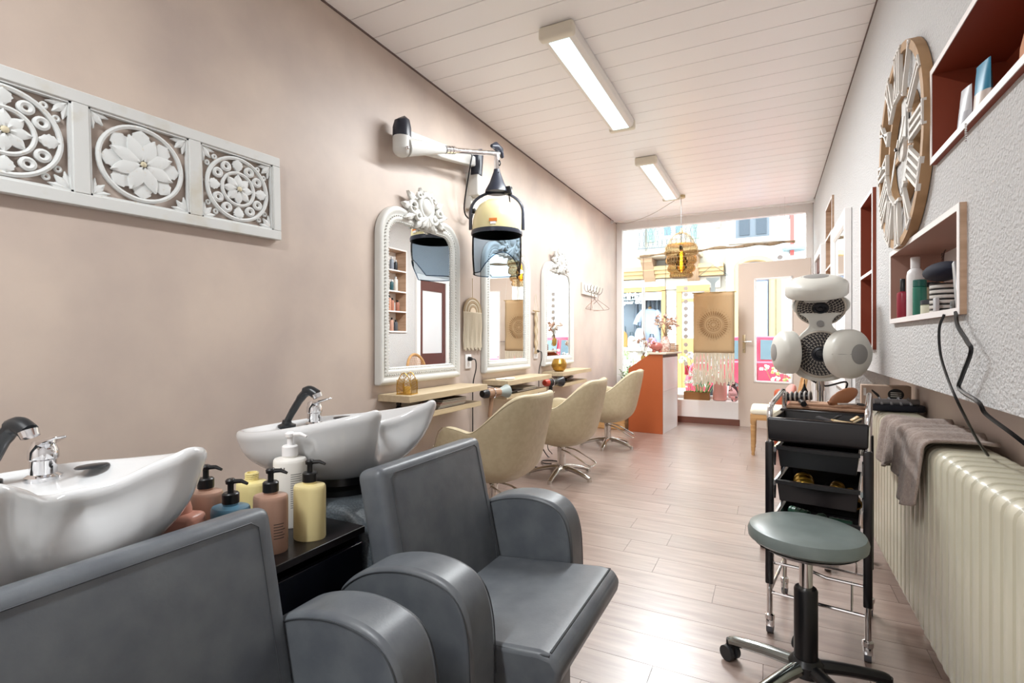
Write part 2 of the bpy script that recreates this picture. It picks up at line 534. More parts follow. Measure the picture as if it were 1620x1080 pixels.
def make_basin(parent, loc, rz=0):
    out = basin_outline()
    n = len(out)
    e = G()
    def ell(cx, ax, ay, z, p=2.3):
        r = []
        for i, q in enumerate(out):
            th = math.atan2(q.y, q.x + .31)
            c, s_ = math.cos(th), math.sin(th)
            rr = 1.0 / ((abs(c) / ax) ** p + (abs(s_) / ay) ** p) ** (1 / p)
            r.append(Vector((cx + rr * c, rr * s_, z)))
        return r
    def mixr(a, b, t): return [p.lerp(q, t) for p, q in zip(a, b)]
    def inset(d, dz):
        r = []
        for i, q in enumerate(out):
            t = (out[(i + 1) % n] - out[i - 1]); t.z = 0
            t.normalize()
            nrm = Vector((-t.y, t.x, 0))
            r.append(Vector((q.x, q.y, q.z)) + nrm * d + Vector((0, 0, dz)))
        return r
    base = ell(-.30, .14, .13, -.242)
    bulge = ell(-.32, .318, .258, -.10)
    rim0 = inset(.008, -.042)
    rings = [ell(-.30, .06, .06, -.246)]
    for s_ in (0, .12, .26, .42, .60, .80, 1.0):
        target = mixr(bulge, rim0, s_ ** 1.5)
        h_ = 1 - (1 - s_) ** 2.0
        z_ = s_ ** 1.35
        rings.append([Vector((p.x + (q.x - p.x) * h_, p.y + (q.y - p.y) * h_, p.z + (r.z - p.z) * z_)) for p, q, r in zip(base, target, rim0)])
    rings += [inset(0, -.024), inset(.002, -.008), inset(.012, 0.0), inset(.026, -.006), inset(.038, -.024)]
    rings += [mixr(inset(.05, -.036), ell(-.275, .145, .20, -.12), .6), ell(-.275, .13, .18, -.145), ell(-.275, .10, .13, -.19), ell(-.275, .04, .05, -.215)]
    e.loft(rings)
    b = e.build('basin', M_ceramic, parent, sub=1)
    b.location = loc
    b.rotation_euler = (0, 0, math.radians(rz))
    # mixer tap with lever
    tx, ty = -.555, .125
    g = G().lathe([(.036, -.135), (.036, -.116), (.026, -.110), (.025, -.078), (.029, -.074), (.029, -.056), (.024, -.044), (.018, -.032), (0, -.030)], 24, mv(tx, ty, 0))
    g.build('mixer_tap', M_chrome, b)
    lv = G()
    lv.loft([[(tx - .022, ty - .018, -.046), (tx - .022, ty + .018, -.046), (tx - .022, ty + .016, -.036), (tx - .022, ty - .016, -.036)],
             [(tx + .02, ty - .02, -.040), (tx + .02, ty + .02, -.040), (tx + .02, ty + .018, -.028), (tx + .02, ty - .018, -.028)],
             [(tx + .085, ty - .012, -.020), (tx + .085, ty + .012, -.020), (tx + .085, ty + .010, -.014), (tx + .085, ty - .010, -.014)]])
    lv.build('tap_lever', M_chrome, b, bevel=.003)
    # hand spray resting on its hose socket
    sx_, sy_ = -.60, .035
    g = G().lathe([(.032, -.128), (.032, -.114), (.018, -.108), (.015, -.095), (0, -.095)], 16, mv(sx_, sy_, 0))
    g.tube(spline([(sx_, sy_, -.105), (sx_ + .025, sy_ + .008, -.06), (sx_ + .055, sy_ + .018, -.012), (sx_ + .075, sy_ + .026, .012)], 4), [.012] * 4 + [.013] * 4 + [.015] * 5, 10, flat=1.3)
    g.tube(spline([(sx_ + .07, sy_ + .024, .010), (sx_ + .09, sy_ + .03, .016), (sx_ + .115, sy_ + .038, .002)], 4), .019, 12)
    g.build('hand_spray', M_darkplastic, b)
    G().cyl((sx_ + .114, sy_ + .037, .004), (sx_ + .120, sy_ + .039, -.010), .019, .017, 14).build('spray_head', M_chrome, b)
    G().lathe([(0, 0), (.032, 0), (.034, .003), (.03, .006), (0, .006)], 20, mv(-.47, .185, -.100) @ rot('Y', -5)).build('overflow_cap', M_darkplastic, b)
    return b

def backwash(yc, label, dxb=0.0):
    e = thing('backwash_unit', label, 'salon chair', (0, yc, 0), 0, 'backwash chairs along the left wall')
    # seat: side profile extruded across
    prof = [(-.88, .20), (-.60, .20), (-.50, .245), (-.418, .385), (-.412, .415), (-.432, .442), (-.47, .446), (-.88, .405)]
    M = mv(0, 0, 0) @ rot('X', 90)
    G().prism([(x, z) for x, z in prof], -.252, .252, M).build('seat', M_leather, e, bevel=.014, bseg=3)
    G().tube([(-.442, -.238, .4435), (-.442, .238, .4435)], .0028, 6).tube([(-.442, -.2465, .4405), (-.85, -.2465, .405)], .0028, 6).tube([(-.442, .2465, .4405), (-.85, .2465, .405)], .0028, 6).build('seam', M_stitch, e)
    # backrest, leaning back
    Mb = mv(-.855, 0, .36) @ rot('Y', -12.5)
    b = G().rbox(-.055, .035, -.262, .262, 0.0, .455, .024, 4, Mb).build('backrest', M_leather, e)
    g = G()
    lp = [Mb @ Vector((.0355, y_, z_)) for y_, z_ in ((-.225, .02), (-.225, .42), (-.21, .432), (.21, .432), (.225, .42), (.225, .02))]
    g.tube(lp, .0013, 5)
    g.build('seam', M_stitch, b)
    # padded armrests
    ap = spline([(-.962, .16), (-.965, .36), (-.96, .50), (-.945, .545), (-.87, .597), (-.77, .623), (-.68, .622), (-.615, .596), (-.583, .535), (-.572, .42), (-.570, .16)], 5)
    for s_ in (-1, 1):
        yc_ = s_ * .312
        a = G().prism([(p.x, p.y) for p in ap], -.056, .056, mv(0, yc_, 0) @ rot('X', 90)).build('armrest', M_leather, e, bevel=.014, bseg=3)
        g = G()
        for q in (-.0575, .0575):
            ring = [(p.x * .985 - .0115, yc_ + q * .99, p.y * .98 + .002) for p in ap[6:-4]]
            g.tube(ring, .0016, 5)
        g.build('seam', M_stitch, a)
    # plinth under the seat
    G().rbox(-.93, -.55, -.20, .20, 0.0, .21, .02).build('plinth', M_black, e)
    # pedestal that carries the basin
    pp = [(-1.62, 0), (-.99, 0), (-.985, .30), (-1.03, .56), (-1.06, .62), (-1.13, .655), (-1.55, .655), (-1.60, .60)]
    G().prism(pp, -.185, .185, rot('X', 90)).build('pedestal', M_pedestal, e, bevel=.022, bseg=3)
    # tilting joint below the basin
    G().lathe([(.155, .64), (.155, .672), (.125, .68), (.118, .71), (0, .712)], 28, mv(-1.315 + dxb, 0, 0)).build('tilt_joint', M_black, e)
    make_basin(e, (-1.03 + dxb, 0.0, .945), 0)
    return e
backwash(1.31, 'grey leatherette backwash chair and white basin next to the first beige salon chair')
backwash(0.46, 'grey leatherette backwash chair and white basin below the carved wall panel', 0.045)

# black shelf cabinet between the two units
sc_ = thing('shelf_cabinet', 'low black shelf cabinet between the two backwash units', 'cabinet', (0, 0, 0))
G().box(-1.58, -1.035, .655, 1.12, .60, .62).build('top_board', mat('black_wood', '#1d191a', 0.3), sc_, bevel=.002)
G().box(-1.56, -1.055, .66, .675, 0.0, .598).box(-1.56, -1.055, 1.10, 1.115, 0, .598).box(-1.56, -1.545, .675, 1.10, 0, .598).build('carcass', MATS['black_wood'], sc_)
G().box(-1.055, -1.040, .66, 1.115, 0.02, .575).build('front_panel', mat('navy_black_panel', '#10121d', 0.22), sc_, bevel=.002)

# ------------------------------------------------------------------ bottles on the shelf cabinet
M_txt = mat('dark_print', '#4b3d38', 0.6)
def pump_top(e, z, m, rz=0, s=1.0, neck=None):
    R = rot('Z', rz)
    g = G().lathe([(.019 * s, z), (.019 * s, z + .022 * s), (.016 * s, z + .025 * s), (.007 * s, z + .025 * s), (.007 * s, z + .045 * s), (.011 * s, z + .046 * s), (.012 * s, z + .054 * s), (.008 * s, z + .058 * s), (0, z + .058 * s)], 18)
    g.tube([R @ Vector((0, 0, z + .051 * s)), R @ Vector((.028 * s, 0, z + .053 * s)), R @ Vector((.044 * s, 0, z + .047 * s))], [.006 * s, .005 * s, .0035 * s], 8)
    g.build('pump', m, e)
def oval_bottle(name, loc, rx, ry, h, col, label, rz=0, pump=None, lines=0, s=1.0, group='bottles on the black shelf cabinet', fill=None):
    e = thing(name, label, 'bottle', loc, rz, group)
    m = mat('plastic_' + col.strip('#'), col, 0.28)
    prof = [(.96, 0), (1.0, .004), (1.0, h - .010), (.985, h - .004), (.93, h), (.35, h + .004)]
    G().lathe([(r * rx, z) for r, z in prof], 36, sx=1.0, sy=ry / rx).build('body', m, e)
    G().lathe([(.017 * s, h + .003), (.017 * s, h + .010)], 18).build('neck', m, e)
    if pump: pump_top(e, h + .009, mat(*pump), -rz + 20, s)
    if lines:
        g = G()
        for i in range(lines):
            zz = h * .52 - i * .007
            w = (.55 + .3 * random.random())
            a0 = -.95
            pts = [(rx * 1.004 * math.cos(a0 + w * k / 5), ry * 1.004 * math.sin(a0 + w * k / 5)) for k in range(6)]
            for k in range(5):
                (x0, y0), (x1, y1) = pts[k], pts[k + 1]
                g.add([(x0, y0, zz), (x1, y1, zz), (x1, y1, zz + .0022), (x0, y0, zz + .0022)], [(0, 1, 2, 3)])
        g.build('printed_text', M_txt, e)
    return e
BLK = ('pump_black', '#141416', 0.35)
ST = .6205
oval_bottle('pump_bottle', (-1.105, .985, ST), .043, .034, .142, '#ead9a0', 'pale yellow pump bottle with a black pump standing alone on the black shelf', 20, BLK)
oval_bottle('pump_bottle', (-1.125, .88, ST), .043, .034, .140, '#a98573', 'rosy brown pump bottle between the blue and the white bottle', 20, BLK, 6)
oval_bottle('pump_bottle', (-1.165, .80, ST), .047, .037, .128, '#5a8299', 'blue pump bottle with a black pump on the black shelf', 15, BLK)
oval_bottle('pump_bottle', (-1.285, .815, ST), .043, .034, .145, '#ad8a78', 'rosy brown pump bottle beside the square pink bottle', 15, BLK, 6)
e = oval_bottle('open_bottle', (-1.285, .945, ST), .043, .034, .138, '#efe0a0', 'pale yellow bottle with an open threaded neck and no pump', 15, None)
g = G()
for k in range(3): g.tube([(.0165 * math.cos(t * PI / 8), .0165 * math.sin(t * PI / 8), .150 + k * .005) for t in range(16)], .0018, 6, True)
g.lathe([(.016, .148), (.016, .163), (.013, .163), (.013, .15)], 18)
g.build('threaded_neck', MATS['plastic_efe0a0'], e)
e = oval_bottle('pump_bottle', (-1.235, 1.03, ST), .046, .040, .190, '#efece6', 'tall white pump bottle with printed lettering behind the yellow one', 25, ('pump_white', '#f0eeee', 0.35), 0, 1.15)
write('lettering', 'LL', .018, mat('black_print', '#222222', 0.5), e, mv(-.0, -.0405, .165) @ rot('X', 90) @ rot('Y', 0))
g = G()
for i in range(16):
    a0 = -1.15
    zz = .15 - i * .0062
    for k in range(4):
        x0, y0 = .0463 * math.cos(a0 + .17 * k), .0403 * math.sin(a0 + .17 * k)
        x1, y1 = .0463 * math.cos(a0 + .17 * (k + 1)), .0403 * math.sin(a0 + .17 * (k + 1))
        g.add([(x0, y0, zz), (x1, y1, zz), (x1, y1, zz + .002), (x0, y0, zz + .002)], [(0, 1, 2, 3)])
g.build('printed_text', mat('grey_print', '#8b8b88', 0.6), e)
e = thing('square_bottle', 'square pink bottle with rounded shoulders half under the near basin', 'bottle', (-1.235, .725, ST), 22, 'bottles on the black shelf cabinet')
M_pink = mat('salmon_plastic', '#d79a88', 0.35)
G().rbox(-.046, .046, -.030, .030, 0, .125, .014, 3).build('body', M_pink, e)
G().lathe([(.022, .122), (.022, .134), (.018, .15), (.016, .165), (.010, .17), (0, .17)], 18).build('pump', M_pink, e)

# ------------------------------------------------------------------ styling chairs
M_cream = mat('cream_leatherette', '#c0b294', 0.40, bump=(260.0, 0.12, 0.0015), noise=('#b9aa8c', 30, 3, .4, .6))
M_creamseam = mat('cream_seam', '#9d9076', 0.5)
M_steel = mat('polished_steel', '#d0ccc6', 0.14, 1.0)

def make_styling_chair(label):
    e = thing('styling_chair', label, 'salon chair', (0, 0, 0), 0, 'cream styling chairs at the mirrors')
    NA, ends = 56, 2.50
    phis = [-ends + 2 * ends * i / NA for i in range(NA + 1)]
    def foot(p, r):
        # chair opens to +x, back at -x
        c, s_ = math.cos(p), math.sin(p)
        q = 2.75
        k = 1.0 / (abs(c) ** q + abs(s_) ** q) ** (1 / q)
        x = -c * k * r
        return (x * (1.12 if x > 0 else 1.0), s_ * k * r * .97)
    def top(x):
        if x < -.02:
            t = min(1.0, (-.02 - x) / .27)
            t = t * t * (3 - 2 * t)
            return .606 + .229 * t
        if x < .16:
            t = (x + .02) / .18
            return .606 + .024 * math.sin(t * PI / 2)
        t = min(1.0, (x - .16) / .115)
        return .63 - .15 * t * t
    rows_ = []
    for p in phis:
        xt, yt = foot(p, .322)
        t = top(xt)
        lean = .06 * min(1, max(0, (t - .62) / .2))
        col = []
        for r, z in ((.09, .272), (.17, .284), (.235, .318), (.278, .37), (.300, .43)):
            x, y_ = foot(p, r)
            col.append((x, y_, min(z, t - .05)))
        z5 = min(.43, t - .05)
        for f, rr in ((.35, .312), (.75, .321), (.96, .320)):
            x, y_ = foot(p, rr)
            col.append((x - lean * f, y_, z5 + (t - z5) * f))
        for f, rr, dz in ((1.0, .306, 0), (1.0, .282, .002), (.95, .266, 0), (.6, .258, 0), (0, .252, 0)):
            x, y_ = foot(p, rr)
            col.append((x - lean * f, y_, z5 + (t - z5) * f + dz))
        rows_.append(col)
    g = G()
    n = len(rows_[0])
    v = [q for c in rows_ for q in c]
    f = []
    for i in range(NA):
        for j in range(n - 1):
            a, b = i * n + j, (i + 1) * n + j
            f.append((a, b, b + 1, a + 1))
    f.append(tuple(range(n)))
    f.append(tuple(reversed(range(NA * n, NA * n + n))))
    g.add(v, f)
    sh = g.build('shell', M_cream, e, sub=1)
    g = G()
    g.tube([(c[7][0] * 1.002, c[7][1] * 1.002, c[7][2] + .003) for c in rows_], .0022, 5)
    g.build('seam', M_creamseam, sh)
    # seat cushion
    def sring(r, z):
        o_ = []
        for k in range(40):
            x, y_ = foot(2 * PI * k / 40, r)
            o_.append((x * (1.06 if x > 0 else 1.0), y_, z))
        return o_
    G().loft([sring(.14, .30), sring(.215, .33), sring(.245, .37), sring(.25, .43), sring(.24, .462), sring(.20, .476)]).build('seat', M_cream, e)
    G().lathe([(0, .258), (.09, .262), (.13, .274), (.15, .30), (0, .31)], 28).build('seat_base', M_cream, e)
    G().cyl((0, 0, .06), (0, 0, .27), .036, n=20).build('column', M_steel, e)
    G().lathe([(.062, .045), (.062, .07), (.045, .085), (0, .085)], 20).build('hub', M_steel, e)
    for k in range(5):
        a = math.radians(90 + 72 * k)
        c, s_ = math.cos(a), math.sin(a)
        pts = spline([(.03 * c, .03 * s_, .075), (.12 * c, .12 * s_, .068), (.22 * c, .22 * s_, .045), (.285 * c, .285 * s_, .022)], 4)
        l = G().tube(pts, [.022 - .008 * i / 12 for i in range(13)], 10, flat=1.25).build('leg', M_steel, e)
        G().cyl((.285 * c, .285 * s_, 0.0), (.285 * c, .285 * s_, .03), .020, .017, 12).build('foot', M_steel, l)
    g = G()
    g.tube(spline([(-.02, -.05, .235), (-.10, -.075, .215), (-.20, -.085, .165), (-.275, -.075, .125), (-.285, 0, .12), (-.275, .075, .125), (-.20, .085, .165), (-.10, .075, .215), (-.02, .05, .235)], 4), .0065, 8)
    g.cyl((0, -.055, .235), (0, .055, .235), .018, n=12)
    g.build('pump_lever', M_steel, e)
    return e
c1 = make_styling_chair('cream tub styling chair behind the grey backwash chair')
c1.location = (-1.58, 2.86, 0); c1.rotation_euler[2] = math.radians(180 - 3)
c2 = copy_tree(c1)
tag(c2, 'cream tub styling chair in the middle of the row of three', 'salon chair')
c2.location = (-1.58, 4.07, 0); c2.rotation_euler[2] = math.radians(180 + 2)
c3 = copy_tree(c1)
tag(c3, 'cream tub styling chair beside the orange reception desk', 'salon chair')
c3.location = (-1.58, 5.46, 0); c3.rotation_euler[2] = math.radians(180 + 4)
# ------------------------------------------------------------------ things on the left wall
# wall frame: local x runs along the wall, local y up, local z out of the wall
LW = Matrix(((0, 0, 1, 0), (1, 0, 0, 0), (0, 1, 0, 0), (0, 0, 0, 1)))
RW = Matrix(((0, 0, -1, 0), (-1, 0, 0, 0), (0, 1, 0, 0), (0, 0, 0, 1)))
def on_left(name, label, cat, y, z, group=None, tilt=0.0, out=0.0):
    e = thing(name, label, cat, (0, 0, 0), 0, group)
    e.matrix_local = mv(XL + out, y, z) @ LW @ rot('Z', tilt)
    return e
def on_right(name, label, cat, y, z, group=None, tilt=0.0, out=0.0):
    e = thing(name, label, cat, (0, 0, 0), 0, group)
    e.matrix_local = mv(XR - out, y, z) @ RW @ rot('Z', tilt)
    return e

# carved panel: three pierced squares in one whitewashed frame
M_white_wash = mat('whitewashed_wood', '#d5d6d4', 0.6, noise=('#c6bfae', 7.0, 6.0, 0.55, 0.8))
M_chalk = mat('carved_white', '#dcdedd', 0.6, noise=('#cfc4b0', 60.0, 3.0, 0.62, 0.85))
pan = on_left('carved_panel', 'long whitewashed wooden panel carved with three pierced flower squares', 'wall decoration', 1.08, 1.80, None, 1.55, .004)
PL, PHh, SQ = 1.185, .385, .338
hx = [-(SQ + .047), 0.0, (SQ + .047)]
sh_ = .150
g = G().box(-PL / 2, PL / 2, sh_, PHh / 2, 0, .028).build('rail', M_white_wash, pan, bevel=.003)
g = G().box(-PL / 2, PL / 2, -PHh / 2, -sh_, 0, .028).build('rail', M_white_wash, pan, bevel=.003)
xs = [-PL / 2, hx[0] - SQ / 2, hx[0] + SQ / 2, hx[1] - SQ / 2, hx[1] + SQ / 2, hx[2] - SQ / 2, hx[2] + SQ / 2, PL / 2]
for i in (0, 2, 4, 6):
    G().box(xs[i], xs[i + 1], -sh_, sh_, 0, .028).build('stile', M_white_wash, pan, bevel=.003)
def petal(g, M, l, w, h, serr=0):
    """a pointed leaf along +x from the origin, ridge in the middle"""
    n = 9
    up, dn = [], []
    for i in range(n + 1):
        t = i / n
        y_ = w * max(.06, math.sin(PI * t ** .8)) ** .9
        if serr and i % 2: y_ *= 0.84
        up.append((l * t, y_)); dn.append((l * t, -y_))
    v, f = [], []
    for i in range(n + 1):
        zc = h * (1 - .35 * i / n)
        v += [(up[i][0], up[i][1], 0), (up[i][0], up[i][1], zc * .62), (up[i][0], 0, zc), (dn[i][0], dn[i][1], zc * .62), (dn[i][0], dn[i][1], 0)]
    for i in range(n):
        for j in range(4):
            a = i * 5 + j
            f.append((a, a + 5, a + 6, a + 1))
    f += [(0, 1, 2, 3, 4), tuple(n * 5 + k for k in (4, 3, 2, 1, 0))]
    g.add(v, f, M)
def ring(g, M, R, r, n=40, ex=1.0, flat=1.0):
    g.tube([(R * ex * math.cos(2 * PI * k / n), R * math.sin(2 * PI * k / n), 0) for k in range(n)], r, 6, True, M)
def square(cx, kind):
    T0 = mv(cx, 0, .008)
    ex = 1.06
    q = thing('carved_square', None, None)
    q.parent = pan
    # thin inner border
    g = G()
    for a in (-1, 1):
        g.box(cx + a * (SQ / 2) - (.007 if a > 0 else 0), cx + a * (SQ / 2) + (.007 if a < 0 else 0), -sh_, sh_, .004, .022)
        g.box(cx - SQ / 2, cx + SQ / 2, a * sh_ - (.007 if a > 0 else 0), a * sh_ + (.007 if a < 0 else 0), .004, .022)
    g.build('border', M_chalk, q)
    g = G(); ring(g, T0 @ mv(0, 0, .006), .132, .0085, 44, ex); g.build('ring', M_chalk, q)
    S = Matrix.Diagonal((ex, 1, 1, 1))
    if kind == 'A':
        g = G(); ring(g, T0 @ mv(0, 0, .006), .070, .0075, 36, ex); g.build('ring', M_chalk, q)
        for k in range(8):
            g = G(); petal(g, T0 @ S @ rot('Z', 45 * k) @ mv(.010, 0, 0), .056, .018, .017); g.build('petal', M_chalk, q)
        for k in range(4):
            g = G(); petal(g, T0 @ S @ rot('Z', 90 * k) @ mv(.128, 0, 0) @ rot('Z', 180), .054, .024, .015, 1); g.build('leaf', M_chalk, q)
            for s_ in (-1, 1):
                g = G(); ring(g, T0 @ S @ rot('Z', 90 * k + 45 + s_ * 14.5) @ mv(.101, 0, .004), .0145, .0085, 18); g.build('scroll', M_chalk, q)
    else:
        for k in range(8):
            g = G(); petal(g, T0 @ S @ rot('Z', 45 * k + 22.5) @ mv(.012, 0, .005), .094, .025, .016); g.build('petal', M_chalk, q)
            g = G(); petal(g, T0 @ S @ rot('Z', 45 * k) @ mv(.126, 0, 0) @ rot('Z', 180), .075, .032, .010, 1); g.build('leaf', M_chalk, q)
    G().ball((cx, 0, .024), (.011, .011, .008), 12, 6).build('centre_boss', mat('aged_gilt', '#d8cdb0', 0.5), q)
    for sx_ in (-1, 1):
        for sy_ in (-1, 1):
            base = mv(cx + sx_ * (SQ / 2 - .008), sy_ * (sh_ - .008), .007)
            ang = math.degrees(math.atan2(-sy_, -sx_))
            g = G()
            petal(g, base @ rot('Z', ang), .056, .014, .013, 1)
            for d_, l_ in ((-34, .058), (34, .058)):
                petal(g, base @ rot('Z', ang + d_), l_, .011, .011, 1)
            g.build('corner_leaf', M_chalk, q)
            if kind == 'A':
                for d_ in (-20, 20):
                    g = G(); ring(g, base @ rot('Z', ang + d_) @ mv(.066, 0, 0), .008, .0045, 12); g.build('scroll', M_chalk, q)
    return q
square(hx[0], 'A'); square(hx[1], 'B'); square(hx[2], 'A')

# ------------------------------------------------------------------ ornate mirrors
M_frame = mat('white_gesso', '#d6d5d0', 0.55, bump=(120.0, 0.05, 0.001))
M_mirror = mat('mirror_glass', '#f4f6f6', 0.0, 1.0)
def rr_outline(w, h, r, rb, d, n=10):
    """frame outline shrunk by d; round top corners, nearly square bottom ones; origin at the bottom centre"""
    x0, x1, y0, y1 = -w / 2 + d, w / 2 - d, d, h - d
    r = max(r - d, .012); rb = max(rb - d, .003)
    pts = []
    for (cx, cy, rad, a0) in ((x1 - rb, y0 + rb, rb, -90), (x1 - r, y1 - r, r, 0), (x0 + r, y1 - r, r, 90), (x0 + rb, y0 + rb, rb, 180)):
        for i in range(n + 1):
            a = math.radians(a0 + 90 * i / n)
            pts.append((cx + rad * math.cos(a), cy + rad * math.sin(a)))
    return pts
def make_mirror(y, label, yaw=0.0):
    W_, H_ = .885, 1.105
    e = on_left('ornate_mirror', label, 'mirror', y, .88, 'white ornate mirrors on the left wall', 0, .004)
    prof = [(0, 0), (0, .030), (.006, .038), (.020, .044), (.034, .040), (.046, .030), (.060, .032), (.072, .038), (.084, .034), (.096, .022), (.104, .018)]
    rings = [[(x, y_, z) for x, y_ in rr_outline(W_, H_, .20, .012, d)] for d, z in prof]
    G().loft(rings, False, False).build('frame', M_frame, e, sharp=60)
    g = G()
    g.prism(rr_outline(W_, H_, .20, .012, .098), .008, .016)
    g.build('mirror_glass', M_mirror, e, sharp=30)
    G().prism(rr_outline(W_, H_, .20, .012, .004), 0, .007).build('back_board', mat('mirror_back', '#8b8078', 0.8), e)
    # strings of small beads along the inner and outer moulding
    for d, z, sp in ((.094, .026, .017), (.058, .036, .021)):
        o = rr_outline(W_, H_, .20, .012, d, 14)
        pts = [Vector((*o[i], z)) for i in range(len(o))] + [Vector((*o[0], z))]
        g = G()
        acc = 0.0
        for p, q in zip(pts[:-1], pts[1:]):
            L_ = (q - p).length
            while acc < L_:
                c = p.lerp(q, acc / L_) if L_ > 0 else p
                g.ball(c, (.0055, .0055, .005), 6, 4)
                acc += sp
            acc -= L_
        b = g.build('beading', M_frame, e, sharp=None)
        b['kind'] = 'stuff'
    # carved crest: cabochon, shell fan, scrolls and leaves
    c = thing('crest', None, None); c.parent = e; c.location = (0, H_ - .035, .028); c.scale = (1.32, 1.12, 1.3)
    g = G().ball((0, .075, .018), (.040, .052, .022), 16, 10)
    g.build('cabochon', M_frame, c, sharp=None)
    G().ball((0, .05, -.004), (.135, .075, .022), 20, 8).ball((0, .09, -.004), (.075, .075, .022), 16, 8).build('ground', M_frame, c, sharp=None)
    g = G(); g.tube([(.052 * math.cos(t * PI / 14), .075 + .066 * math.sin(t * PI / 14), .016) for t in range(28)], .013, 8, True)
    g.build('oval_surround', M_frame, c, sharp=None)
    for s_ in (-1, 1):
        def sc(cx, cy, r0, r1, turns, a0, w0=.015):
            pts = []
            for i in range(26):
                t = i / 25
                a = math.radians(a0) + turns * 2 * PI * t
                r_ = r0 + (r1 - r0) * t
                pts.append((s_ * (cx + r_ * math.cos(a)), cy + r_ * math.sin(a), .012 + .016 * t))
            return G().tube(pts, [w0 * (1 - .45 * i / 25) for i in range(26)], 8).build('scroll', M_frame, c, sharp=None)
        sc(.105, .055, .042, .008, 1.3, 200)
        sc(.070, .010, .030, .006, 1.3, 120, .013)
        sc(.060, .125, .026, .006, -1.2, 260, .011)
        for (px, py, a, l_, w_) in ((.085, .09, 35, .075, .022), (.115, .045, 8, .075, .022), (.10, .005, -25, .075, .020), (.045, -.012, -60, .06, .018), (.035, .135, 72, .045, .016)):
            g = G(); petal(g, mv(s_ * px, py, .006) @ rot('Z', a if s_ > 0 else 180 - a), l_, w_, .026, 1); g.build('leaf', M_frame, c, sharp=50)
    for k in range(5):
        g = G(); petal(g, mv(0, .012, .010) @ rot('Z', -90 + (k - 2) * 27), .075, .017, .026); g.build('shell_rib', M_frame, c, sharp=50)
    for k in range(3):
        g = G(); petal(g, mv(0, .128, .008) @ rot('Z', 90 + (k - 1) * 30), .045, .016, .022); g.build('top_leaf', M_frame, c, sharp=50)
    if yaw: e.matrix_local = mv(XL + .004 + .5 * W_ * abs(math.sin(math.radians(yaw))), y, .88) @ rot('Z', yaw) @ LW
    return e
make_mirror(2.79, 'white ornate mirror beside the hood dryer, above the shelf with the leaf candle holder')
make_mirror(4.045, 'white ornate mirror between the two fringed wall hangings')
make_mirror(5.265, 'white ornate mirror above the shelf with the gold vase')

# ------------------------------------------------------------------ floating shelves
M_oak = mat('pale_oak', '#b7a486', 0.45, noise=('#c4b193', 5.0, 6.0, 0.35, 0.65, (9.0, 1.0, 9.0)))
M_oakend = mat('oak_end', '#a38a5f', 0.5)
def shelf(y, lw, label_top, label_low):
    t_ = tag(G().box(XL + .001, XL + .235, y - .46, y + .46, .785, .825).build('floating_shelf', M_oak, bevel=.0015), label_top, 'shelf', 'pale oak floating shelves')
    l_ = tag(G().box(XL + .001, XL + .205, y - lw, y + lw - .02, .670, .705).build('floating_shelf', M_oak, bevel=.0015), label_low, 'shelf', 'pale oak floating shelves')
shelf(2.84, .44, 'upper pale oak shelf carrying the leaf candle holder', 'lower pale oak shelf with magazines beside the second basin')
shelf(4.09, .42, 'upper pale oak shelf under the mirror between the wall hangings', 'lower pale oak shelf with the black tray and papers')
shelf(5.31, .40, 'upper pale oak shelf carrying the gold vase', 'lower pale oak shelf with the black flat iron')

M_gold = mat('gold_wire', '#c9a24c', 0.28, 1.0)
# leaf candle holder
e = thing('candle_holder', 'gold square candle holder cut as a leaf on the first shelf', 'candle holder', (-1.955, 2.475, .8255), 12)
G().box(-.05, .05, -.045, .045, 0, .004).build('base', M_gold, e)
for s_ in (-1, 1):
    g = G()
    g.tube(spline([(-.045, s_ * .04, .002), (-.047, s_ * .042, .05), (-.03, s_ * .043, .10), (0, s_ * .043, .13), (.03, s_ * .043, .10), (.047, s_ * .042, .05), (.045, s_ * .04, .002)], 4), .0026, 6)
    g.tube([(0, s_ * .042, .002), (0, s_ * .043, .13)], .002, 5)
    for k in range(7):
        z0 = .008 + k * .016
        for q in (-1, 1): g.tube([(0, s_ * .042, z0), (q * (.045 - max(0, z0 - .05) * .45), s_ * .042, z0 + .028)], .0012, 4)
    g.build('leaf_side', M_gold, e)
g = G()
for s_ in (-1, 1):
    for k in range(9): g.tube([(s_ * .048, -.04 + k * .01, .002), (s_ * .048, -.04 + k * .01, .10 - abs(k - 4) * .004)], .0016, 4)
    g.tube([(s_ * .048, -.042, .004), (s_ * .048, .042, .004)], .002, 5).tube([(s_ * .048, -.042, .085), (s_ * .048, .042, .085)], .002, 5)
g.build('wire_side', M_gold, e)
G().lathe([(.02, .004), (.021, .045), (.018, .045), (.017, .01), (0, .01)], 16).build('tealight_cup', mat('amber_glass', '#d9b35e', 0.15), e)
# hammered gold vase
e = thing('gold_vase', 'small hammered gold vase on the third shelf', 'vase', (-1.955, 4.97, .8255))
pr = [(.04, 0), (.062, .02), (.078, .055), (.078, .085), (.062, .122), (.055, .132), (.05, .132), (.056, .12), (.06, .08)]
rings = [[(r * (1 + (.03 if (k + i) % 2 else -.02)) * math.cos(2 * PI * k / 20), r * (1 + (.03 if (k + i) % 2 else -.02)) * math.sin(2 * PI * k / 20), z) for k in range(20)] for i, (r, z) in enumerate(pr)]
G().loft(rings, True, False).build('vase_body', mat('hammered_gold', '#b98f45', 0.3, 1.0), e, sharp=12)

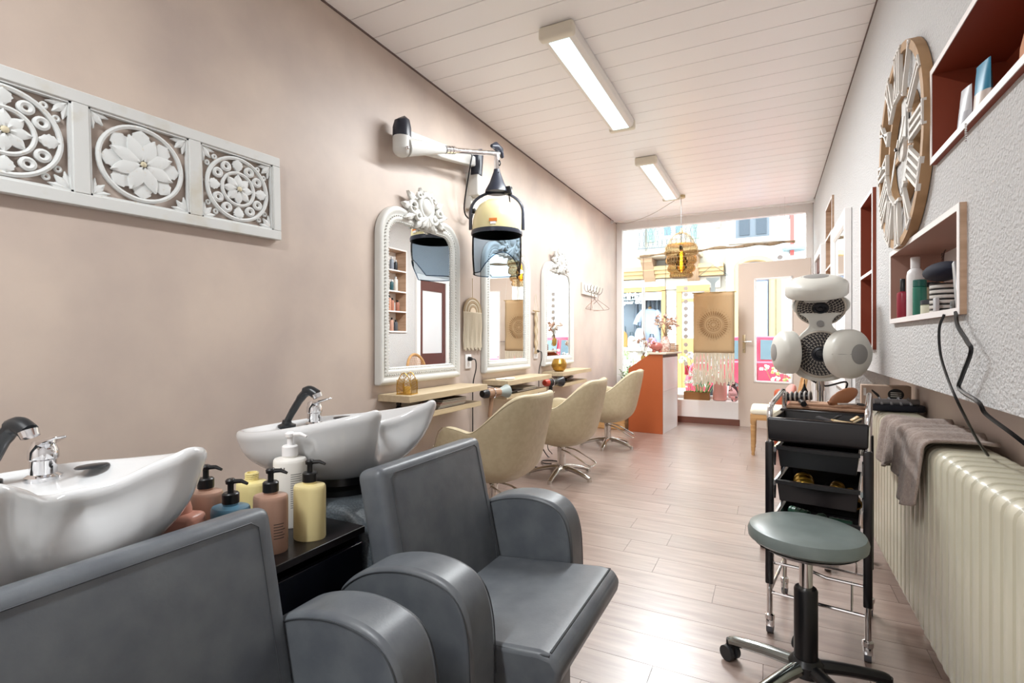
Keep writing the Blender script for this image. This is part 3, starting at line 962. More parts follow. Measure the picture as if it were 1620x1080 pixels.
# papers on the lower shelves
def booklet(name, x, y, z, w, d, h, col, label, rz, cat='magazine', group='papers on the lower shelves'):
    m = mat('paper_' + col.strip('#'), col, 0.45)
    e = thing(name, label, cat, (x, y, z), rz, group)
    G().box(-w / 2, w / 2, -d / 2, d / 2, 0, .0012).box(-w / 2, w / 2, -d / 2, d / 2, h - .0012, h).box(-w / 2, -w / 2 + .0012, -d / 2, d / 2, 0, h).build('cover', m, e)
    G().box(-w / 2 + .001, w / 2 - .002, -d / 2 + .002, d / 2 - .002, .0012, h - .0012).build('pages', mat('paper_edge', '#dcd6cc', 0.8), e)
z = .7055
for i, (c, lab) in enumerate((('#8d8f93', 'grey magazine at the bottom of the pile under the first shelf'), ('#d9d5cf', 'white magazine in the pile under the first shelf'),
                              ('#c45640', 'red magazine in the pile under the first shelf'), ('#3f4750', 'dark magazine in the pile under the first shelf'), ('#4a4038', 'black brown magazine on top of the pile under the first shelf'))):
    booklet('magazine', -1.998 + .004 * (i % 2), 2.90 + .012 * i, z, .165, .34 - .02 * i, .010, c, lab, 2 - i * 1.5)
    z += .0102
z = .7055
for i, (c, lab) in enumerate((('#2b2522', 'dark folder under the second shelf'), ('#d6cfc6', 'white booklet on the dark folder under the second shelf'))):
    booklet('booklet', -2.0, 4.12 + .05 * i, z, .16, .40 - .12 * i, .014, c, lab, 0)
    z += .0145
tag(G().rbox(-.075, .075, -.16, .16, 0, .022, .006).build('black_tray', M_black), 'flat black tray on the lower shelf beside the white booklet', 'tray').location = (-2.0, 3.80, .7055)
e = thing('flat_iron', 'black flat iron lying on the lower shelf under the gold vase', 'hair straightener', (-1.99, 5.36, .7055), 4)
G().rbox(-.018, .018, -.15, .12, 0.0, .018, .005).build('lower_arm', M_black, e)
G().rbox(-.018, .018, -.15, .12, .0, .018, .005, 2, mv(0, 0, .020) @ rot('X', 4)).build('upper_arm', M_black, e)
# claw clip at the near end of the first lower shelf
e = thing('claw_clip', 'small black claw clip standing on the near end of the first lower shelf', 'hair clip', (-1.99, 2.44, .7055), 20)
for s_ in (-1, 1): G().tube(spline([(0, s_ * .004, .045), (0, s_ * .024, .034), (0, s_ * .022, .012), (0, s_ * .008, .001)], 4), .006, 6, flat=2.4).build('jaw', M_black, e)
for s_ in (-1, 1): G().tube([(0, s_ * .004, .045), (0, s_ * .018, .07)], .006, 6, flat=2.0).build('grip', M_black, e)
# white hair brush lying on shelf two
e = thing('white_brush', 'white plastic brush lying on the second oak shelf', 'brush', (-1.93, 3.74, .8255), 60)
G().tube([(-.11, 0, .008), (-.02, 0, .008)], [.006, .008], 8).build('handle', M_white, e)
G().rbox(-.02, .07, -.018, .018, .001, .018, .006).build('head', M_white, e)

# ------------------------------------------------------------------ hair dryers hanging at the shelf ends
def hair_dryer(loc, rz, body_c, nozzle_c, tail_c, label):
    e = thing('hair_dryer', label, 'hair dryer', loc, rz, 'hair dryers hung beside the shelves')
    mb = mat('dryer_' + body_c.strip('#'), body_c, 0.3)
    mn = mat('dryer_' + nozzle_c.strip('#'), nozzle_c, 0.35)
    mt = mat('dryer_' + tail_c.strip('#'), tail_c, 0.35)
    # barrel along +y
    G().lathe([(.034, -.07), (.038, -.05), (.038, .04), (.033, .075), (0, .076)], 20, rot('X', -90) @ rot('Z', 0)).build('barrel', mb, e)
    G().lathe([(0, -.125), (.026, -.122), (.036, -.10), (.037, -.068), (.034, -.066)], 20, rot('X', -90)).build('air_inlet', mt, e)
    g = G().lathe([(.030, .07), (.032, .10), (.052, .165), (.054, .17), (.050, .17), (.028, .10)], 20, rot('X', -90))
    g.build('nozzle', mn, e)
    G().tube([(0, -.01, -.03), (.0, -.02, -.10), (.0, -.035, -.185)], [.019, .018, .015], 12).build('handle', mb, e)
    G().tube(spline([(.0, -.035, -.185), (0, -.038, -.22), (.0, -.03, -.30), (-.04, 0.02, -.48), (-.08, .05, -.66), (-.06, .10, -.735)], 5), .0045, 6).build('cord', M_black, e)
    G().tube([(-.115 + .0, -.01, .045), (-.05, -.01, .045), (0, -.01, .042)], .006, 6).tube([(.042 * math.cos(t * PI / 10), -.01, .042 * math.sin(t * PI / 10)) for t in range(20)], .005, 6, True).build('wall_holder', M_chrome, e)
    return e
hair_dryer((-1.91, 3.46, .745), -12, '#9b7a62', '#9aa3a0', '#1c1d20', 'rose brown hair dryer with grey nozzle between the first and second shelf')
hair_dryer((-1.93, 4.70, .735), -12, '#1d1d20', '#26282b', '#b2402f', 'black hair dryer between the second and third shelf')

# ------------------------------------------------------------------ wall sockets
def socket(y, z, label, plug=True):
    e = on_left('wall_socket', label, 'wall socket', y, z, 'white wall sockets')
    G().rbox(-.042, .042, -.055, .055, 0, .010, .003).build('plate', M_white, e)
    for s_ in (-1, 1):
        G().lathe([(.018, .0102), (.018, .0108), (0, .0108)], 18, mv(0, .025 * s_, 0)).build('outlet', mat('socket_recess', '#cfcac6', 0.5), e)
    if plug:
        G().lathe([(.017, .010), (.016, .03), (.011, .042), (0, .044)], 14, mv(0, .02, 0)).build('plug', M_black, e)
        G().tube(spline([(0, .02, .04), (.02, .01, .06), (.045, -.06, .05), (.05, -.18, .02), (.045, -.40, .02), (.055, -.75, .015)], 5), .0045, 6).build('cable', M_black, e)
socket(3.40, .985, 'white wall socket with a black plug beside the first mirror')
socket(4.685, 1.02, 'white wall socket beside the gold vase')
socket(4.55, .43, 'white wall socket low on the wall behind the middle chair', False)
tag(G().tube(spline([(-1.98, 4.30, .006), (-1.86, 4.22, .006), (-1.72, 4.36, .006), (-1.80, 4.52, .006), (-1.93, 4.48, .007), (-1.86, 4.36, .012), (-1.74, 4.44, .012), (-1.78, 4.62, .006), (-1.95, 4.66, .006), (-2.02, 4.60, .2), (-2.04, 4.60, .45)], 6), .0055, 6).build('power_cord', M_black), 'tangled black power cord on the floor behind the middle styling chair', 'cord')

# ------------------------------------------------------------------ wall hangings
M_rope = mat('cotton_rope', '#d9cdb8', 0.9)
M_jute = mat('jute_rope', '#b59f80', 0.9)
e = on_left('rainbow_hanging', 'macrame rainbow hanging with a long cotton fringe beside the first mirror', 'wall hanging', 3.45, 1.37, 'macrame wall hangings', 0, .016)
for k in range(5):
    r_ = .125 - k * .019
    c = M_jute if k % 2 == 0 else M_rope
    G().tube([(r_ * math.cos(PI * t / 16), r_ * .86 * math.sin(PI * t / 16), 0) for t in range(17)], .0088, 8).build('rainbow_arch', c, e)
G().prism([(.045 * math.cos(PI * t / 12), .045 * math.sin(PI * t / 12)) for t in range(13)], -.004, .006).build('sun_disc', mat('pale_disc', '#e7d5bd', 0.8), e)
G().tube([(0, .108, 0), (0, .265, -.002)], .0028, 6).build('hanger', M_jute, e)
for k in range(15):
    x = -.126 + k * .018
    l_ = .29 + .012 * math.sin(k * 2.1)
    G().tube(spline([(x, -.004, 0), (x + .004 * math.sin(k), -.10, .003), (x - .004 * math.cos(k * 1.7), -.2, 0), (x + .003, -l_, .002)], 4), .0085, 6).build('fringe', M_rope, e)
G().tube([(-.134, -.004, 0), (.134, -.004, 0)], .007, 8).build('knot_row', M_rope, e)
e = on_left('slim_hanging', 'narrow braided macrame hanging from a stick beside the third mirror', 'wall hanging', 4.665, 1.44, 'macrame wall hangings', 0, .02)
G().tube([(-.075, 0, 0), (.075, 0, 0)], .006, 8).build('stick', M_oakend, e)
G().tube([(-.06, 0, 0), (0, .17, -.005), (.06, 0, 0)], .0024, 6).build('hanger', M_rope, e)
for k in range(4):
    x = -.024 + k * .016
    G().tube([(x + .004 * math.sin(j * 1.6 + k), -.005 - j * .03, .005 * math.cos(j * 1.6 + k)) for j in range(15 - (k % 2))], .0085, 6).build('braid', M_rope if k % 2 else M_jute, e)

# ------------------------------------------------------------------ coat rack and wire hangers
e = on_left('coat_rack', 'whitewashed coat rack with wire hooks near the shop window', 'coat rack', 6.38, 1.80, None, 0, .002)
for k in range(5):
    G().box(-.30 + k * .122, -.30 + k * .122 + .114, -.075, .075 - .012 * (k % 2), 0, .022).build('board', mat('driftwood_white', '#d9d2c8', 0.7), e, bevel=.002)
for k in range(5):
    x = -.245 + k * .122
    G().tube(spline([(x, .05, .022), (x, -.02, .03), (x, -.045, .06), (x + .005, -.02, .095), (x + .01, .04, .11)], 4), .0045, 6).build('hook', mat('grey_wire', '#8c857e', 0.35, .8), e)
for k, (x, lab) in enumerate(((-.123, 'thin wire coat hanger on the second hook of the rack'), (.02, 'thin wire coat hanger on the third hook of the rack'), (.16, 'thin wire coat hanger on the fourth hook of the rack'))):
    h_ = on_left('coat_hanger', lab, 'coat hanger', 6.38 + x, 1.74, 'wire coat hangers', 0, .075)
    R = rot('Y', (20, -15, 60)[k])
    G().tube([R @ Vector(p) for p in spline([(.0, -.02, 0), (.02, .01, 0), (0, .03, 0), (-.02, .015, 0), (0, -.03, 0), (0, -.06, 0)], 5)], .0028, 6).build('hook', MATS['grey_wire'], h_)
    G().tube([R @ Vector(p) for p in spline([(0, -.06, 0), (.07, -.10, 0), (.19, -.17, 0), (.19, -.195, 0), (0, -.2, 0), (-.19, -.195, 0), (-.19, -.17, 0), (-.07, -.10, 0), (0, -.06, 0)], 4)], .0028, 6).build('shoulder', mat('copper_wire', '#9b7b66', 0.35, .7), h_)

# ------------------------------------------------------------------ hood dryer on a wall arm
M_grey = mat('light_grey_metal', '#d3d2ce', 0.4)
M_navy = mat('dark_blue_plastic', '#262a36', 0.35)
M_hood = mat('cream_hood', '#d8cc9c', 0.25, coat=.3)
M_visor = clear_glass('smoked_visor', '#c6d3de', 0.07)
hd = thing('hood_dryer', 'cream salon hood dryer with smoked visor hanging from a folding wall arm', 'hood dryer', (0, 0, 0))
el = P(640, 232, X=-1.985)            # elbow
mt = P(752, 262, X=-2.03)             # arm end at the wall bracket
hp = P(786, 243, X=-1.80)             # tip of the chrome rod
def slab(g, p, q, r, depth):
    d = (q - p).normalized()
    n = Vector((1, 0, 0))
    u_ = d.cross(n).normalized()
    pts = []
    for (c, w_) in ((p, r), (q, r * .62)):
        pts.append((c + u_ * w_, c - u_ * w_))
    v = []
    for x in (-depth / 2, depth / 2):
        for a in pts:
            for b in a: v.append(b + n * x)
    g.add(v, [(0, 1, 3, 2), (4, 6, 7, 5), (0, 4, 5, 1), (2, 3, 7, 6), (0, 2, 6, 4), (1, 5, 7, 3)])
g = G(); slab(g, el + Vector((-.03, .02, .06)), mt + Vector((0, -.03, .02)), .062, .05); g.build('wall_arm', M_grey, hd, bevel=.012, bseg=3)
g = G().tube([el + Vector((-.02, 0, -.015)), el + Vector((-.02, 0, .06))], .056, 18)
g.ball(el + Vector((-.02, 0, -.015)), (.056, .056, .045), 18, 10)
g.build('elbow', M_grey, hd)
G().tube([el + Vector((-.02, 0, .06)), el + Vector((-.02, 0, .12)), el + Vector((-.02, 0, .165)), el + Vector((-.02, -.01, .178))], [.0565, .056, .046, .026], 18).build('elbow_cover', M_navy, hd)
dr = (hp - el).normalized()
G().tube([el + dr * .02, el + dr * .10, el + dr * .34], [.058, .05, .026], 16, flat=.8).build('second_arm', M_grey, hd)
for k in range(3): G().cyl(el + dr * (.345 + k * .03), el + dr * (.370 + k * .03), .027, n=16).build('ribbed_collar', M_chrome, hd)
G().cyl(el + dr * .43, hp + dr * .02, .018, n=14).build('chrome_rod', M_chrome, hd)
G().ball(el + Vector((.038, -.02, -.02)), (.012, .012, .012), 10, 8).build('screw', M_chrome, hd)
G().tube([mt + Vector((.01, .0, .12)), mt + Vector((.01, .01, .09)), mt + Vector((.01, .0, -.08))], [.045, .05, .045], 16).build('bracket_cover', M_navy, hd)
G().rbox(-.05, .045, -.035, .06, -.24, -.07, .014, 3, mv(*mt)).build('wall_bracket', M_grey, hd)
G().rbox(-.075, -.02, -.03, .05, -.33, -.05, .008, 3, mv(*mt)).build('wall_bracket', M_grey, hd)
G().tube([hp + Vector((0, -.08, .03)), hp + Vector((0, -.02, .05)), hp + Vector((0, .05, .04)), hp + Vector((0, .09, .0))], [.012, .030, .030, .014], 14, flat=.9).build('joint_cover', M_navy, hd)
hx_, hy_ = hp.x, hp.y
G().cyl((hx_, hy_, hp.z - .01), (hx_, hy_, hp.z - .13), .020, n=14).build('swivel', M_chrome, hd)
zc = hp.z
ZC = zc - .117
G().lathe([(.022, ZC + .0), (.026, ZC - .02), (.055, ZC - .10), (.085, ZC - .155), (.088, ZC - .172), (0, ZC - .172)], 20, mv(hx_, hy_, 0)).build('yoke_cone', M_navy, hd)
RH = .182
ztop = ZC - .25
vd = Vector((CS, SN, 0))                # the fork lies across the line of sight
pts = [Vector((hx_, hy_, 0)) + vd * (RH + .012) * math.cos(PI * t / 18) + Vector((0, 0, ZC - .315 + .148 * math.sin(PI * t / 18))) for t in range(19)]
pts = [pts[0] - Vector((0, 0, .13))] + pts + [pts[-1] - Vector((0, 0, .13))]
G().tube(pts, .0105, 8, flat=1.7).build('yoke', M_navy, hd)
# hood shell: high dome, visor below
zb = ZC - .476
prof = [(RH, zb), (RH * .995, zb + .05), (RH * .965, zb + .10), (RH * .88, zb + .16), (RH * .72, zb + .205), (RH * .48, zb + .238), (RH * .2, zb + .252), (0, zb + .253)]
hood = G().lathe(prof, 36, mv(hx_, hy_, 0)).build('hood', M_hood, hd)
G().lathe([(RH * .98, zb), (RH * .97, zb + .04), (RH * .6, zb + .06), (0, zb + .062)], 32, mv(hx_, hy_, 0)).build('inner_grille', mat('dark_grille', '#5d656e', 0.4), hood)
G().lathe([(RH * 1.035, zb - .012), (RH * 1.045, zb + .004), (RH * 1.03, zb + .018), (RH * .98, zb + .018), (RH * .98, zb - .012)], 36, mv(hx_, hy_, 0)).build('rim_band', M_navy, hood)
vw = (Vector((hx_, hy_, 0))).normalized()
cam_a = math.atan2(-hy_, -hx_)
G().box(-.028, .028, -.002, .002, -.011, .011, mv(hx_ + (RH + .0) * math.cos(cam_a - .15), hy_ + (RH + .0) * math.sin(cam_a - .15), zb + .065) @ rot('Z', math.degrees(cam_a - .15) + 90)).build('orange_sticker', mat('orange_label', '#d97a2e', 0.5), hood)
G().box(-.02, .02, -.002, .002, -.008, .008, mv(hx_ + (RH + .0) * math.cos(cam_a - .15), hy_ + (RH + .0) * math.sin(cam_a - .15), zb + .044) @ rot('Z', math.degrees(cam_a - .15) + 90)).build('white_sticker', M_white, hood)
# visor with a scooped front
NV = 48
rows_ = []
for j, f in enumerate((0, .25, .5, .75, 1.0)):
    ring_ = []
    for i in range(NV):
        a = 2 * PI * i / NV
        dlt = abs((a - (cam_a + .25) + PI) % (2 * PI) - PI)
        depth = .285 - .135 * max(0, math.cos(min(dlt * 1.55, PI / 2))) ** 1.0 if dlt < 1.0 else .285
        if 0.95 <= dlt < 1.15: depth = .285 - .01 * (1.15 - dlt)
        rr = RH * (1.0 + .02 * math.sin(f * PI) - .045 * f * f)
        ring_.append((hx_ + rr * math.cos(a), hy_ + rr * math.sin(a), zb - .012 - depth * f))
    rows_.append(ring_)
vis = G().loft(rows_, False, False).build('visor', M_visor, hd)
G().tube([Vector(p) for p in rows_[-1]], .004, 6, True).build('visor_rim', clear_glass('visor_edge', '#9fb0c0', 0.15), vis)
G().tube(spline([hp + Vector((.01, 0, -.04)), hp + Vector((.03, 0, -.08)), hp + Vector((-.02, .02, -.11)), hp + Vector((.025, -.02, -.15))], 5), .005, 6).build('cord', M_black, hd)
s0 = Vector((hx_, hy_, ZC - .17)) + vd * .085 - vw * .03
g = G().tube(spline([s0, s0 + Vector((.01, 0, -.10)), s0 + Vector((-.02, -.03, -.22)), s0 + Vector((-.01, -.06, -.27)), s0 + Vector((.04, -.05, -.22))], 5), .005, 6)
g.rbox(-.025, .025, -.02, .02, -.02, .035, .006, 2, mv(*s0)); g.build('switch_cord', M_black, hd)
g = G().tube(spline([mt + Vector((.05, -.12, .06)), mt + Vector((.03, -.14, -.10)), mt + Vector((-.02, -.13, -.36)), mt + Vector((-.02, -.04, -.42)), mt + Vector((-.03, .02, -.36))], 6), .006, 6)
g.ball(mt + Vector((-.03, .025, -.34)), .022, 10, 8); g.build('power_cord', M_black, hd)
socket(3.50, 2.23, 'white wall socket high on the wall below the dryer arm', False)
# ------------------------------------------------------------------ wall clock
M_clockwood = mat('clock_wood', '#b08d68', 0.6, noise=('#9a7854', 12.0, 5.0, 0.4, 0.7))
M_clockwhite = mat('clock_white', '#dcd8d2', 0.55)
ck = on_right('wall_clock', 'large openwork wooden clock with white Roman numerals', 'clock', 2.60, 1.935, None, 0, .003)
def annulus(g, r0, r1, z0, z1, n=56):
    a = [(math.cos(2 * PI * k / n), math.sin(2 * PI * k / n)) for k in range(n)]
    rings = [[(r * c, r * s_, z) for c, s_ in a] for r, z in ((r0, z0), (r1, z0), (r1, z1), (r0, z1), (r0, z0))]
    g.loft(rings, False, False)
g = G(); annulus(g, .372, .405, 0, .032); g.build('outer_ring', M_clockwood, ck)
g = G(); annulus(g, .205, .232, 0, .024); g.build('inner_ring', M_clockwood, ck)
G().box(-.035, .035, -.21, .21, .002, .012).build('cross_bar', mat('clock_bar', '#c9c8c4', 0.5), ck)
G().box(-.21, .21, -.018, .018, .001, .010).build('cross_bar', M_clockwood, ck)
G().lathe([(0, 0), (.05, 0), (.05, .022), (.02, .026), (0, .026)], 24).build('hub', M_clockwhite, ck)
NUM = ['XII', 'I', 'II', 'III', 'IIII', 'V', 'VI', 'VII', 'VIII', 'IX', 'X', 'XI']
for k, s_ in enumerate(NUM):
    M = rot('Z', -30 * k) @ mv(0, .305, .024)
    g = G()
    w = {'I': .030, 'V': .062, 'X': .062}
    tot = sum(w[c] for c in s_)
    x = -tot / 2
    hh = .092
    for c in s_:
        cx = x + w[c] / 2
        def bar(x0, x1):
            t_ = .0062
            g.add([(x0 - t_, -hh, 0), (x0 + t_, -hh, 0), (x1 + t_, hh, 0), (x1 - t_, hh, 0), (x0 - t_, -hh, .014), (x0 + t_, -hh, .014), (x1 + t_, hh, .014), (x1 - t_, hh, .014)],
                  [(0, 3, 2, 1), (4, 5, 6, 7), (0, 1, 5, 4), (2, 3, 7, 6), (1, 2, 6, 5), (3, 0, 4, 7)], M)
        if c == 'I': bar(cx, cx)
        elif c == 'V': bar(cx, cx - .022); bar(cx, cx + .022)
        else: bar(cx - .022, cx + .022); bar(cx + .022, cx - .022)
        x += w[c]
    g.box(-tot / 2, tot / 2, hh - .006, hh + .006, 0, .014, M).box(-tot / 2, tot / 2, -hh - .006, -hh + .006, 0, .014, M)
    g.build('numeral', M_clockwhite, ck)
for a, l_, w_, z_ in ((-52, .15, .016, .030), (140, .19, .011, .034)):
    g = G(); g.prism([(-w_ * .5, -.04), (w_ * .5, -.04), (w_, l_ * .55), (0, l_), (-w_, l_ * .55)], 0, .003, rot('Z', a) @ mv(0, 0, z_)); g.build('hand', M_clockwhite, ck)
G().lathe([(0, .026), (.008, .026), (.008, .042), (0, .044)], 10).build('spindle', M_black, ck)

# ------------------------------------------------------------------ white framed mirror on the right wall
e = on_right('framed_mirror', 'tall white framed mirror between the two tall wall niches', 'mirror', 4.68, .80, None, 0, .003)
rings = [[(x, y_, z_) for x, y_ in rr_outline(.96, 1.27, .004, .004, d, 2)] for d, z_ in ((0, 0), (0, .038), (.05, .040), (.065, .030), (.085, .028), (.10, .014))]
G().loft(rings, False, False).build('frame', M_white, e, sharp=30)
G().box(-.39, .39, .09, 1.18, .006, .013).build('mirror_glass', M_mirror, e)
G().box(-.47, .47, .01, 1.26, 0, .005).build('back_board', MATS['mirror_back'], e)

# ------------------------------------------------------------------ products in the wall niches
XN = .565
def bottle(loc, r, h, col, label, cap='#e8e6e4', caph=.03, capr=.6, shoulder=.012, cat='bottle', group=None, name='bottle', band=None, sy=1.0):
    e = thing(name, label, cat, loc, 0, group)
    mb = mat('plastic_' + col.strip('#'), col, 0.3)
    mc = mat('plastic_' + cap.strip('#'), cap, 0.3)
    G().lathe([(r * .95, 0), (r, .003), (r, h - shoulder), (r * .9, h - shoulder * .4), (r * capr, h), (r * capr * .8, h + .002)], 20, sy=sy).build('body', mb, e)
    if caph: G().lathe([(r * capr, h + .001), (r * capr, h + caph - .002), (r * capr * .85, h + caph), (0, h + caph)], 18, sy=sy).build('cap', mc, e)
    if band: G().lathe([(r * 1.012, h * .15), (r * 1.012, h * .72)], 20, sy=sy).build('label_band', mat('plastic_' + band.strip('#'), band, 0.5), e)
    return e
z2 = 1.2455
gp = 'hair products in the open niche'
def at_px(u, v, X=XN): return P(u, v, X=X)
def yx(u, X): return P(u, 500, X=X).y
bottle((.514, yx(1428, .514), z2), .021, .115, '#8e2436', 'dark red spray bottle with a black nozzle in the open niche', '#18181b', .055, .45, .012, 'bottle', gp, band=None)
bottle((.545, yx(1448, .545), z2), .030, .205, '#e8e6e6', 'tall white lotion bottle with a white cap in the open niche', '#dedcdc', .048, .55, .03, 'bottle', gp)
bottle((.535, yx(1455, .535), z2), .023, .118, '#2d7463', 'green bottle with a green screw cap in the open niche', '#235e55', .028, .98, .004, 'bottle', gp)
bottle((.530, yx(1470, .53), z2), .026, .036, '#d8dcc6', 'small white jar with a dark grey lid at the niche front', '#3a3f45', .018, 1.02, .002, 'jar', gp, 'cream_jar')
bottle((.585, yx(1474, .585), z2), .030, .05, '#4c5057', 'dark grey jar at the bottom of the stacked pair in the niche', '#2b2d31', .018, 1.02, .002, 'jar', gp, 'cream_jar')
bottle((.585, yx(1474, .585), z2 + .0685), .028, .05, '#c9b59a', 'beige striped jar on top of the dark grey jar', '#1b1b1f', .020, 1.02, .002, 'jar', gp, 'cream_jar')
tag(G().rbox(-.006, .006, -.016, .016, 0, .055, .003).build('small_box', mat('silver_card', '#b9babd', .4)), 'narrow silver and black box between the jars in the niche', 'box', gp).location = (.525, yx(1481, .525), z2)
for k in range(6):
    bottle((.565, yx(1496, .565), z2 + k * .0182), .046, .012, '#dcdad6', ['wide white tin with a black lid at the bottom of the tin stack', 'second white tin from the bottom of the tin stack', 'third white tin from the bottom of the tin stack', 'third white tin from the top of the tin stack', 'second white tin from the top of the tin stack', 'topmost white tin of the stack under the navy brush'][k], '#1d1d20', .006, 1.01, .001, 'tin', gp, 'tin')
# navy paddle brush on top of the tins
e = thing('paddle_brush', 'dark navy oval brush lying on the stack of tins', 'brush', (.545, yx(1494, .545) + .01, z2 + .112), 8, gp)
G().ball((0, 0, .034), (.05, .105, .034), 20, 10).build('head', mat('navy_felt', '#121629', 0.8), e)
G().tube([(0, -.10, .034), (0.01, -.17, .02), (.012, -.20, .012)], [.010, .011, .009], 10).build('handle', M_black, e)
e = thing('feather_clip', 'red hair clip with a striped feather behind the navy brush', 'hair clip', (.615, yx(1493, .615), z2 + .150), 0, gp)
G().rbox(-.012, .012, -.05, .05, 0, .016, .005).build('clip', mat('red_plastic', '#b5352f', .35), e)
g = G().tube(spline([(0, 0, .01), (0, .01, .05), (.005, .02, .10), (.01, .015, .115)], 4), .0025, 5)
for k in range(8): g.tube([(0, .004 + k * .002, .025 + k * .011), (0, .024 + k * .001, .018 + k * .011)], .002, 4)
g.build('feather', mat('feather_brown', '#5b4a44', 0.8), e)
bottle((.640, yx(1487, .64), z2), .025, .15, '#b9835f', 'amber bottle at the back of the open niche', '#2a2a2c', .02, .5, .02, 'bottle', gp)
e = thing('hair_straightener', 'black and silver hair straightener leaning in the open niche', 'hair straightener', (.535, yx(1522, .535), z2), 0, gp)
G().rbox(-.014, .014, -.012, .012, 0, .16, .005, 2, rot('X', -14)).build('arm', mat('silver_plastic', '#a9abae', .3, .4), e)
G().rbox(-.016, .016, .012, .060, .0, .032, .005).build('plug', M_black, e)
# the two cords that hang out of the niche
cz = [P(1494, 497, X=XR - .02), P(1486, 520, X=XR - .03), P(1488, 560, X=XR - .03), P(1500, 600, X=XR - .03), P(1515, 635, X=XR - .03), P(1535, 675, X=XR + .02), P(1550, 702, X=.56), P(1563, 722, X=.60)]
cz[-1] = P(1563, 720, Z=.797)
tag(G().tube(spline(cz, 5), .004, 6).build('straightener_cord', M_black), 'thin black cord hanging from the niche down to the radiator top', 'cord')
cz = [P(1512, 494, X=XR - .02), P(1515, 515, X=XR - .03), P(1530, 540, X=XR - .03), P(1536, 556, X=XR - .03), P(1522, 595, X=XR - .03), P(1518, 615, X=XR - .03), P(1548, 636, X=XR - .03), P(1560, 655, X=XR - .02), P(1600, 685, X=XR + .0), P(1640, 715, X=XR + .03), P(1700, 750, X=XR + .03)]
tag(G().tube(spline(cz, 5), .0055, 6).build('charger_cord', M_black), 'thick black kinked cord hanging from the niche over the wall edge', 'cord')

# niche high up: tubes and pouches
z1 = 1.7655
def pouch(y, x, h, w, c1_, c2_, label, foil=None):
    e = thing('cosmetic_tube', label, 'cosmetic tube', (x, y, z1), 10, 'tubes in the red niche')
    n = 12
    def ringz(z, a, b): return [(a * math.cos(2 * PI * k / n), b * math.sin(2 * PI * k / n), z) for k in range(n)]
    G().loft([ringz(.028, .022, w * .8), ringz(.05, .021, w), ringz(h * .55, .016, w)]).build('lower_tube', mat('tube_' + c1_.strip('#'), c1_, .35), e)
    G().loft([ringz(h * .55, .016, w), ringz(h * .8, .010, w), ringz(h, .0025, w)]).build('upper_tube', mat('tube_' + c2_.strip('#'), c2_, .35), e)
    G().lathe([(w * .62, 0), (w * .62, .028)], 14).build('cap', mat('tube_' + (foil or c2_).strip('#'), foil or c2_, .35), e)
pouch(P(1529, 180, X=.55).y, .55, .175, .030, '#c9ccd4', '#d8dade', 'silver white tube with a blue cap in the red niche', '#2b3f8a')
pouch(P(1556, 160, X=.56).y, .56, .200, .036, '#d9cfc6', '#2f86a8', 'blue and white tube standing in the red niche', '#24306e')
e = thing('kraft_pouch', 'orange kraft pouch standing in the red niche', 'pouch', (.575, 1.62, z1), 0, 'tubes in the red niche')
G().loft([[(-.03, -.07, 0), (.03, -.07, 0), (.03, .07, 0), (-.03, .07, 0)], [(-.026, -.07, .1), (.026, -.07, .1), (.026, .07, .1), (-.026, .07, .1)], [(-.003, -.065, .215), (.003, -.065, .215), (.003, .065, .215), (-.003, .065, .215)]]).build('bag', mat('kraft_orange', '#b9723a', .6), e, bevel=.004)
tag(G().rbox(-.05, .05, -.06, .06, 0, .24, .01).build('white_box', M_white), 'white box at the end of the red niche', 'box', 'tubes in the red niche').location = (.57, 1.38, z1)
g = G()
for k in range(9): g.ball((0, 0, -.006 * k), .0032, 6, 4)
tag(g.build('bead_chain', M_chrome), 'short silver bead chain hanging over the red niche edge', 'chain').location = P(1528, 196, X=XR - .022)

# tall narrow niche with books
zc_ = 1.5295
for k, (y_, c, lab, hh) in enumerate(((3.50, '#3c5960', 'dark teal book in the upper tall niche', .21), (3.545, '#dcd8d4', 'white book beside the teal one in the tall niche', .20), (3.59, '#49636b', 'blue grey book leaning in the tall niche', .185))):
    booklet('book', 0, 0, 0, .12, hh, .036, c, lab, 0, 'book', 'books in the tall niche')
    o = [q for q in bpy.data.objects if q.name.startswith('book') and not q.name.startswith('booklet') and q.get('label') == lab][0]
    o.matrix_local = mv(.585, y_, zc_ + hh / 2) @ rot('X', 90)
tag(G().rbox(-.05, .05, -.02, .02, 0, .24, .004).build('white_carton', M_white), 'narrow white carton in the lower tall niche', 'box').location = (.56, 3.40, 1.1205)

# the far niche: four rows of bottles
zr_ = [1.2805, 1.5595, 1.8395, 2.1295]
PAL = [['#d8a593', '#dbb09e', '#caa08f', '#555a62'], ['#e3d6a0', '#d9cf9a', '#c48f78', '#b97e69', '#a8705e'], ['#4e7c82', '#6a9a9c', '#2f5a63', '#dcd9d3'], ['#b7bac0', '#3c4450', '#8d96a3', '#262b33']]
NM = [['rosy', 'pale rosy', 'dusty pink', 'dark grey'], ['pale yellow', 'straw yellow', 'rosy brown', 'brick brown', 'dark brown'], ['teal', 'light teal', 'deep teal', 'white'], ['silver', 'slate', 'steel grey', 'black']]
ROW = ['lowest', 'second lowest', 'second highest', 'top']
for r_ in range(4):
    n = len(PAL[r_])
    for k in range(n):
        bottle((.56 + .02 * (k % 2), 5.37 + .44 * (k + .4) / n, zr_[r_]), .026 + .004 * ((k + r_) % 2), .13 + .025 * ((k * 2 + r_) % 3), PAL[r_][k], f'{NM[r_][k]} bottle on the {ROW[r_]} shelf of the far niche', '#1c1c20' if r_ in (0, 1) else '#d0d0d2', .03, .5, .016, 'bottle', 'bottles in the far niche')

